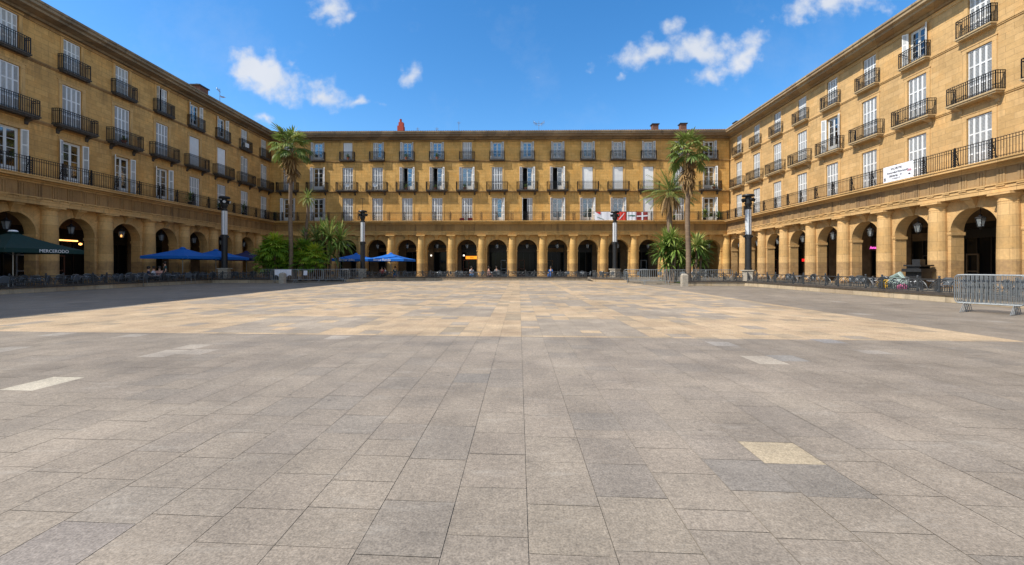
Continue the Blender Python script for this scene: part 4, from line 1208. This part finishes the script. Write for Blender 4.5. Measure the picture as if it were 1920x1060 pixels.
rosette_shrub(568, 39.8, [(0,468,1.5,34), (-20,482,1.4,26), (20,478,1.6,30), (0,493,1.5,26), (26,492,1.4,24), (-30,496,1.3,22)], 'yellow green fan palm shrub in the middle of the left corner bed', MT['bright'], 52, kind='fan')
rosette_shrub(618, 42.0, [(0,446,2.5,95), (-24,452,2.1,70), (20,452,2.3,80), (-44,450,1.7,55), (2,476,1.9,50), (-14,432,1.5,40)], 'dark green arching palm clump at the right of the left corner bed', MT['cycad'], 53, leafw=.075)
rosette_shrub(1257, 36.0, [(-6,460,1.75,110), (10,470,1.6,90), (-14,476,1.5,70), (4,448,1.3,60), (18,488,1.3,50), (-6,494,1.2,40)], 'large spiky rosette shrub left of the tall right palm trunk', MT['cycad'], 54, leafw=.085)
rosette_shrub(1304, 35.4, [(2,462,1.5,80), (12,470,1.4,70), (-4,484,1.3,50), (12,490,1.2,50)], 'smaller spiky rosette shrub right of the tall right palm trunk', MT['cycad'], 55, leafw=.085)

# potted plants on the balconies
def pot_plant(w, x, y, z, label, h=.8, r=.45, mat='potleaf', pot='darkpot', seed=0, n=40, group='potted plants on the balconies'):
    rnd = random.Random(seed); p = local(w, x, y, z)
    t = thing('potted_plant', label, 'plant', p, 0, group)
    b = MB(); b.lathe([(.001, 0), (.13, 0), (.19, .3), (.21, .3), (.21, .34), (.17, .34), (.16, .28)], n=10); b.obj('pot', MT[pot], t)
    c = MB()
    for k in range(n):
        a = rnd.uniform(0, 2*pi); e = rnd.uniform(.1, 1.45); o = Vector((0, 0, .3+rnd.random()*h*.55))
        blade(c, o, (cos(a)*cos(e), sin(a)*cos(e), sin(e)), rnd.uniform(.6, 1.1)*r, .045, .9, 4, .2, rnd.random())
    c.obj('foliage', MT[mat], t)
LZ = 7.44
def by(px, z=55.9): return bx(px, z)
ly = lambda px: (lambda zz: zz-.62)( 32.3*F/(960+13-px) )     # local x on the left wing for a pixel column
for i, (px, h) in enumerate(((345,1.3), (403,1.2), (450,1.5), (512,1.3))):
    pot_plant(tl, ly(px), -.55, LZ, 'leafy potted plant, %s from the left on the ledge of the shaded left building' % ORD[i], h, .7, seed=60+i, n=70)
for i, (px, h) in enumerate(((1313,1.5), (1338,.9))):
    pot_plant(tb, by(px), -.5, LZ, ['large bright leafy plant on the far ledge right of the palms', 'low leafy plant on the far ledge nearest the right corner'][i], h, .85, mat='cycad' if i == 0 else 'potleaf', seed=70+i, n=90)
for i, (px, lv, lb) in enumerate(((760,2,'below the fourth open window'), (815,2,'in the sixth bay'), (870,2,'in the seventh bay'), (984,2,'in the ninth bay'), (1333,2,'in the last bay'), (760,3,'in the fifth bay'), (818,3,'in the sixth bay'), (650,3,'in the third bay'))):
    z = F2 if lv == 2 else F3; lbl = 'potted plants on the far %s balcony %s' % ('middle' if lv == 2 else 'top', lb)
    pot_plant(tb, by(px)+.1, WY-.3, z, lbl, .45, .42, pot='terracotta', seed=80+i, n=45)
pot_plant(tb, by(1258)-.0, -.4, LZ, 'low planter of leaves on the far ledge behind the dry palm skirt', .4, .5, seed=95)
pot_plant(tl, ly(232), WY-.3, F2, 'reddish flower pot on the middle balcony above the third left arch', .3, .4, pot='terracotta', seed=96, group='potted plants on the balconies')

# ------------------------------------------------------------------ banners
def banner_right():
    xx = 55.8-29.6
    t = thing('banner', 'white banner with lines of black lettering hung on the right ledge railing', 'banner', local(tr_, xx, -.97, LZ), tr_.rotation_euler[2])
    b = MB(); W_, H_ = 2.3, 1.12; n = 12; vs = []
    for k in range(n+1): x = -W_/2+W_*k/n; vs += [(x, -.02-.008*sin(k*2), 0.02), (x, -.02-.008*sin(k*2), H_)]
    b.add(vs, [(2*k, 2*k+2, 2*k+3, 2*k+1) for k in range(n)]); b.obj('cloth', MT['bannerwhite'], t)
    for s, z, sz, xo in (('SALVE ME', .83, .2, -.1), ('Comunidad Misericordia', .58, .17, 0), ('Abierta  →', .34, .22, -.15), ('c/ Nueva 12', .17, .12, -.1)):
        text_mb(s, sz, MT['blackink'], 'lettering', t, (xo, -.035, z), (pi/2, 0, 0))
    b = MB(); b.box(.75, 1.05, -.04, -.035, .5, .55); b.box(.8, 1.02, -.04, -.035, .58, .62); b.obj('print', MT['bannerpink'], t)
    b = MB()
    for x, z in ((-1.0,.3), (-1.0,.18), (.9,.3)): b.box(x-.07, x+.07, -.04, -.035, z-.04, z+.04)
    b.obj('print', MT['blackink'], t)
banner_right()
def cloth(name, w, x, wd, z0, z1, mat, label, extra=(), y=-.98):
    t = thing(name, label, 'banner', local(w, x, y, LZ), w.rotation_euler[2])
    b = MB(); n = 10; vs = []
    for k in range(n+1): xx = -wd/2+wd*k/n; vs += [(xx, -.02-.02*sin(k*1.7), z0), (xx, -.02-.02*sin(k*1.7), z1)]
    b.add(vs, [(2*k, 2*k+2, 2*k+3, 2*k+1) for k in range(n)]); b.obj('cloth', MT[mat], t)
    for (m, polys) in extra:
        b = MB()
        for pl in polys:
            b.add([(px, -.05, pz) for px, pz in pl]+[(px, -.046, pz) for px, pz in pl], [tuple(range(len(pl))), tuple(range(len(pl), 2*len(pl)))[::-1]])
        b.obj('print', MT[m], t)
B0 = lambda px: bx(px, 54.7)
cloth('banner', tb, B0(1136), 2.9, .0, 1.08, 'bannerwhite', 'white banner with a red corner left of the back right lamp head', [('bannerred', [[(-1.42,1.07),(-.75,1.07),(-.8,.72)]]), ('bannergreen', [[(-1.2,.45),(-.3,.1),(-.3,.06),(-1.2,.38)]])])
cloth('banner', tb, B0(1164), 1.15, .0, 1.08, 'bannerred', 'red banner with a white slash right of the back right lamp head', [('bannerwhite', [[(-.4,.1),(-.25,.1),(.35,.85),(.3,.9)]])])
cloth('banner', tb, B0(1182.5), 1.2, .0, 1.06, 'bannerwhite', 'pale banner with a dark green printed line between the red one and the cross flag', [('bannergreen', [[(-.5,.55),(.45,.5),(.5,.62),(-.1,.66),(-.5,.6)]])])
cloth('flag', tb, B0(1202), 1.45, .0, 1.05, 'bannermaroon', 'dark red flag with a white cross on the far ledge railing', [('bannerwhite', [[(-.08,.01),(.12,.01),(.12,1.04),(-.08,1.04)], [(-.7,.42),(-.08,.44),(-.08,.6),(-.7,.58)], [(.12,.44),(.7,.5),(.7,.66),(.12,.6)]])])
for i, px in enumerate((866, 881)):
    b = MB(); b.box(-.32, .32, -.15, .15, 0, .28); b.box(-.25, .25, -.1, .1, .28, .36); o = b.obj('red_box', MT['redcloth']); o.location = local(tb, B0(px), -.7, LZ); tag(o, ['dark red planter box, left of the pair on the far ledge', 'dark red planter box, right of the pair on the far ledge'][i], 'box')
# white dish and unit on two balconies
for i, (px, lv) in enumerate(((652, F2), (704, F2))):
    b = MB(); b.lathe([(.001, .0), (.12, .02), (.26, .09), (.3, .14)], n=14); b.tube([(0,0,.02), (.05,0,.28)], .015, 5)
    o = b.obj('satellite_dish', MT['frame']); o.location = local(tb, by(px), WY-.62, lv+.65); o.rotation_euler = (pi/2, 0, .3); tag(o, 'white satellite dish on the far middle balcony of the %s bay' % ORD[2+i], 'satellite dish')
b = MB(); b.box(-.35, .35, -.12, .12, 0, .5); b.lathe([(.2,0),(.2,.02)], n=8)
o = b.obj('air_conditioner', MT['frame']); o.location = local(tl, ly(466)+.2, WY-.28, F3+.25); o.rotation_euler[2] = pi/2; tag(o, 'white air conditioning unit on a top balcony of the left building', 'air conditioner')

# ------------------------------------------------------------------ parasols
def parasol(x, y, zp, ze, half, mat, label, rz=0, text=None, tsize=.22, face=1, sides=4):
    t = thing('parasol', label, 'parasol', (x, y, FLOOR), rz, 'parasols on the terraces')
    zp -= FLOOR; ze -= FLOOR
    b = MB(); b.lathe([(.001,0), (.35,0), (.35,.07), (.06,.1), (.035,.12), (.035, zp-.02)], n=10); b.obj('pole', MT['metal'], t)
    c = MB(); cor = [(half*sx_, half*sy_) for sx_, sy_ in ((-1,-1),(1,-1),(1,1),(-1,1))]
    n = 8
    for k in range(4):
        A, B = Vector(cor[k]), Vector(cor[(k+1) % 4])
        grid = []
        for i in range(n+1):            # from rim to peak
            s = i/n; row = []
            for j in range(n+1):
                e = A.lerp(B, j/n)*(1-s); sag = -.07*sin(pi*s)
                row.append((e.x, e.y, ze+(zp-ze)*s+sag))
            grid.append(row)
        vs = [p for r in grid for p in r]; m = n+1
        c.add(vs, [(i*m+j, i*m+j+1, (i+1)*m+j+1, (i+1)*m+j) for i in range(n) for j in range(n)])
        c.quad((*A, ze-.24), (*B, ze-.24), (*B, ze), (*A, ze))
    c.lathe([(.001, zp+.08), (.12, zp+.06), (.26, zp-.06)], n=10)
    c.obj('canopy', MT[mat], t)
    r = MB()
    for k in range(4):
        A = Vector(cor[k]); r.tube([(0,0,zp-.12), (A.x*.5, A.y*.5, (zp+ze)/2-.2), (A.x, A.y, ze-.03)], .015, 4); r.tube([(0,0,ze-.35), (A.x*.5, A.y*.5, (zp+ze)/2-.2)], .013, 4)
    r.obj('ribs', MT['metal'], t)
    if text:
        for (s, pos, rot) in text:
            text_mb(s, tsize, MT['ink'], 'lettering', t, (pos[0], pos[1], ze-.2), (pi/2, 0, rot))
    return t
gx, gy = -29.4, 24.0
parasol(gx, gy, 3.5, 2.5, 2.05, 'greencloth', 'big dark green parasol with white lettering at the left photo edge', 0, [('MERCERODO', (2.06, .35), pi/2)], .26)
b = MB(); b.lathe([(.001,.1),(.16,.08),(.22,0),(.001,-.02)], n=10); o = b.obj('finial', MT['ink'], None); o.location = (gx, gy, 3.52); o.parent = None; tag(o, 'white cap on the peak of the green parasol', 'cap')
parasol(-29.6, 36.6, 3.12, 2.38, 2.0, 'bluedull', 'nearest blue parasol on the shaded left terrace')
parasol(-29.7, 40.8, 3.12, 2.38, 2.0, 'bluedull', 'second blue parasol on the left terrace just behind the lamp column')
parasol(-29.7, 45.4, 3.1, 2.35, 2.0, 'navycloth', 'navy parasol beyond the two blue ones on the left terrace')
parasol(*c2w((668-960)/F*48.3, 48.3), 2.95, 2.3, 2.2, 'bluecloth', 'left one of two blue parasols before the far arcade with white lettering', .06, [('Bernar Bilbo', (-.3, -2.21), 0)], .34)
parasol(*c2w((733-960)/F*48.0, 48.0), 2.98, 2.3, 2.2, 'bluecloth', 'right one of two blue parasols before the far arcade with white lettering', -.05, [('Banco Ronda', (-.2, -2.21), 0)], .36)

# ------------------------------------------------------------------ terrace chairs and tables
def make_chair():
    t = thing('cafe_chair', '', 'chair')
    b = MB()
    for s in (-1, 1):
        b.tube([(s*.25, -.24, 0), (s*.26, -.24, .66), (s*.26, -.1, .68), (s*.26, .2, .66)], .014, 5); b.tube([(s*.22, .25, 0), (s*.23, .22, .45), (s*.22, .3, .8)], .014, 5)
    b.tube([(.22*cos(pi*q/8), .3, .74+.14*sin(pi*q/8)) for q in range(9)], .014, 5); b.obj('frame', MT['alu'], t)
    b = MB(); b.box(-.24, .24, -.24, .22, .43, .46); b.obj('seat', MT['weave'], t)
    b = MB(); pts = [(-.2,.24,.5), (.2,.24,.5), (.21,.29,.76), (.12,.305,.85), (-.12,.305,.85), (-.21,.29,.76)]
    b.add(pts+[(x, y+.02, z) for x, y, z in pts], [(0,1,2,3,4,5), (11,10,9,8,7,6)]+[(i, (i+1) % 6, 6+(i+1) % 6, 6+i) for i in range(6)]); b.obj('backrest', MT['weave'], t)
    return t
def make_table():
    t = thing('cafe_table', '', 'table')
    b = MB(); b.lathe([(.001, .7), (.36, .7), (.37, .715), (.36, .73), (.001, .73)], n=18); b.obj('table_top', MT['tabletop'], t)
    b = MB(); b.lathe([(.001,0),(.24,.0),(.24,.02),(.04,.04),(.03,.06),(.03,.7)], n=10); b.obj('leg', MT['alu'], t); return t
ch0, tb0 = make_chair(), make_table(); flags = dict(c=False, t=False)
def put(kind, x, y, rz, label, group):
    src = ch0 if kind == 'c' else tb0
    if not flags[kind]:
        flags[kind] = True; src.location = (x, y, FLOOR); src.rotation_euler[2] = rz; src['label'] = label; src['group'] = group; return
    dup(src, (x, y, FLOOR), rz, label, group)
rnd = random.Random(99)
def cluster(x, y, ang, where):
    put('t', x, y, 0, 'round grey cafe table on the %s' % where, 'cafe tables on the %s' % where)
    for k in range(rnd.choice([2,3,4])):
        a = ang+k*pi/2+rnd.uniform(-.35,.35); R = rnd.uniform(.55,.75)
        put('c', x+R*cos(a), y+R*sin(a), a-pi/2, 'grey woven cafe chair with aluminium frame on the %s' % where, 'cafe chairs on the %s' % where)
y = 22.0
while y < 44:
    cluster(-28.3+rnd.uniform(-.15,.2), y, rnd.uniform(0,1), 'shaded left terrace'); 
    if rnd.random() < .5: cluster(-30.3, y+.6, rnd.uniform(0,1), 'shaded left terrace')
    y += rnd.uniform(1.45, 1.9)
x = -20.5
while x < 7.5:
    if x < -11.5 or rnd.random() < .8: cluster(x, 46.6+rnd.uniform(-.3,.6), rnd.uniform(0,1), 'far terrace')
    x += rnd.uniform(1.6, 2.3)
y = 14.0
while y < 31:
    if not (25.4 < y < 28.6): cluster(19.4+rnd.uniform(-.1,.3), y, rnd.uniform(0,1), 'sunlit right terrace')
    y += rnd.uniform(1.6, 2.1)
for x in (9.2, 11.5, 14.5, 16.2, 17.8): cluster(x, 43.5+rnd.uniform(-.5,1.5), rnd.uniform(0,1), 'back right terrace')
# bags by the right railing
b = MB(); b.lathe([(.001,0),(.25,.02),(.3,.2),(.22,.42),(.08,.5),(.001,.5)], n=10); o = b.obj('bag', MT['yellow']); x, y = c2w(18.5, 20.9); o.location = (x, y, .385); o.scale = (.8, 1.5, .9); tag(o, 'yellow plastic bag behind the right railing', 'bag')
b = MB(); b.lathe([(.001,0),(.2,.02),(.22,.15),(.12,.28),(.001,.3)], n=10); o = b.obj('bag', MT['pinkbag']); x, y = c2w(18.5, 20.0); o.location = (x, y, .385); tag(o, 'pink plastic bag behind the right railing', 'bag')
b = MB(); b.tube([(0,-.35,.5),(0,-.1,.75),(0,.4,.55)], [.05,.12,.08], 8); b.lathe([(.001,0),(.35,.03),(.4,.3),(.3,.55),(.001,.6)], n=10); o = b.obj('bag', plain('grey green plastic', (.25,.32,.29), .4)); x, y = c2w(18.6, 20.3); o.location = (x, y, .385); tag(o, 'grey green plastic bag heaped above the pink bag', 'bag')

# ------------------------------------------------------------------ people (seated / standing far off)
def person(x, y, rz, shirt, trouser, label, seated=True, base=FLOOR, skirt=False):
    t = thing('person', label, 'person', (x, y, base), rz)
    def skin(name, verts, edges, radii, mat, root=0, sub=2, parent=t):
        me = bpy.data.meshes.new(name); me.from_pydata(verts, edges, []); me.materials.append(mat)
        o = link(name, me, parent); o.modifiers.new('skin', 'SKIN'); 
        sv = me.skin_vertices[0].data
        for i, r in enumerate(radii): sv[i].radius = (r, r) if not isinstance(r, tuple) else r
        sv[root].use_root = True
        s = o.modifiers.new('sub', 'SUBSURF'); s.levels = 1; s.render_levels = sub
        return o
    if seated: hip = Vector((0, 0, .52)); knee = lambda s: Vector((s*.13, -.42, .52)); foot = lambda s: Vector((s*.13, -.42, .08)); toe = lambda s: Vector((s*.14, -.6, .04))
    else: hip = Vector((0, 0, .9)); knee = lambda s: Vector((s*.11, -.05*s, .5)); foot = lambda s: Vector((s*.12, .06*s, .09)); toe = lambda s: Vector((s*.13, .06*s-.18, .04))
    ch = hip+Vector((0, -.02, .38)); nk = hip+Vector((0, -.01, .56)); hd = hip+Vector((0, -.04, .70)); 
    V_ = [hip, hip+Vector((0,0,.2)), ch, nk, hd, hd+Vector((0,0,.13))]; E_ = [(0,1),(1,2),(2,3),(3,4),(4,5)]; R_ = [(.15,.11), (.13,.10), (.16,.11), .055, .09, .075]
    for s in (-1, 1):
        i = len(V_); V_ += [hip+Vector((s*.1,-.02,-.02)), knee(s), foot(s), toe(s)]; E_ += [(0,i),(i,i+1),(i+1,i+2),(i+2,i+3)]; R_ += [.09, .06, .04, .035]
        i = len(V_); el = ch+Vector((s*.25,-.02,-.2)) if not seated else ch+Vector((s*.24,-.08,-.22)); ha = el+(Vector((s*-.02,-.1,-.22)) if not seated else Vector((s*-.08,-.25,-.02)))
        V_ += [ch+Vector((s*.17,0,.1)), el, ha]; E_ += [(2,i),(i,i+1),(i+1,i+2)]; R_ += [.055, .042, .03]
        for q in range(4):
            j = len(V_); d = (ha-el).normalized(); o_ = Vector((s*(-.03+.02*q), 0, 0)); V_ += [ha+o_*.8+d*.06, ha+o_+d*(.10+.008*(q % 3))]; E_ += [(i+2,j),(j,j+1)]; R_ += [.010, .008]
        j = len(V_); V_ += [ha+Vector((-s*.045, 0, .0))+(ha-el).normalized()*.03]; E_ += [(i+2,j)]; R_ += [.011]
    skin('body', V_, E_, R_, MT['skin'])
    # clothes as slightly larger shells
    Vs = [hip+Vector((0,0,.02)), hip+Vector((0,0,.2)), ch, nk-Vector((0,0,.07))]; Es = [(0,1),(1,2),(2,3)]; Rs = [(.175,.135), (.15,.12), (.19,.13), (.08,.07)]
    for s in (-1, 1):
        i = len(Vs); el = ch+(Vector((s*.25,-.02,-.2)) if not seated else Vector((s*.24,-.08,-.22))); Vs += [ch+Vector((s*.17,0,.1)), (ch+Vector((s*.17,0,.1))).lerp(el, .7)]; Es += [(2,i),(i,i+1)]; Rs += [.075, .065]
    skin('shirt', Vs, Es, Rs, shirt)
    Vt = [hip]; Et = []; Rt = [(.165,.13)]
    for s in (-1, 1):
        i = len(Vt); Vt += [hip+Vector((s*.1,-.02,-.02)), knee(s), foot(s)+Vector((0,0,.06))]; Et += [(0,i),(i,i+1),(i+1,i+2)]; Rt += [.11, .08, .06]
    skin('trousers', Vt, Et, Rt, trouser)
    b = MB(); b.lathe([(.001, .155), (.07, .14), (.11, .07), (.115, .0), (.1, -.07), (.085, -.07)], (hd.x, hd.y+.025, hd.z+.06), 12); b.obj('hair', MT['hair'], t, True)
    b = MB()
    for s in (-1, 1): b.obox((hd.x+s*.035, hd.y-.088, hd.z+.05), (.012,0,0), (0,.008,0), (0,0,.006))
    b.obj('eyes', MT['blackink'], t)
    b = MB(); b.obox((hd.x, hd.y-.1, hd.z+.02), (.014,0,0), (0,.02,-.01), (0,.004,.024)); b.obox((hd.x, hd.y-.088, hd.z-.03), (.025,0,0), (0,.006,0), (0,0,.005)); b.obj('nose_and_mouth', MT['skin'], t)
def cl(c, n): return plain(n, c, .85, var=.1)
C = dict(navy=cl((.012,.02,.05),'navy shirt'), white=cl((.6,.6,.62),'white shirt'), jeans=cl((.05,.14,.30),'blue jeans'), teal=cl((.02,.07,.075),'teal shirt'), pink=cl((.55,.28,.22),'pink shirt'), black=cl((.02,.02,.02),'black trousers'), blue=cl((.04,.14,.42),'blue dress'), red=cl((.4,.06,.05),'red shirt'), grey=cl((.2,.2,.2),'grey shirt'))
def pp(px, z): return c2w((px-960)/F*z, z)
person(*pp(278, 32.3), 2.2, C['navy'], C['black'], 'person in a dark navy shirt seated with back to the left railing')
person(*pp(289, 33.4), -1.2, C['white'], C['black'], 'person in a white shirt seated beside the one in navy')
person(*pp(299, 33.9), .8, C['pink'], C['black'], 'person in a pinkish top seated right of the white shirt')
person(*pp(310, 34.6), -.6, C['teal'], C['black'], 'person in a dark teal shirt standing at the table under blue parasol', False)
person(*pp(884, 46.0), .6, C['white'], C['jeans'], 'person in white top and blue jeans near the orange sign arch')
person(*pp(916, 46.5), 1.8, C['pink'], C['pink'], 'person in pale pink seated before the arch right of the orange sign')
person(*pp(1033, 46.2), -.5, C['blue'], C['blue'], 'person dressed in blue seated alone at the far railing')
person(*pp(716, 46.6), .3, C['red'], C['black'], 'person in a red shirt seated below the right blue parasol')
person(*pp(722, 47.2), -.8, C['white'], C['black'], 'person in a white shirt seated right of the red shirt below the parasol')
person(*pp(931, 47.6), .0, C['grey'], C['black'], 'person in a grey shirt seated right of the one in pale pink')
person(*pp(741, 47.0), .2, C['teal'], C['jeans'], 'person in teal seated at the right end of the parasol table')
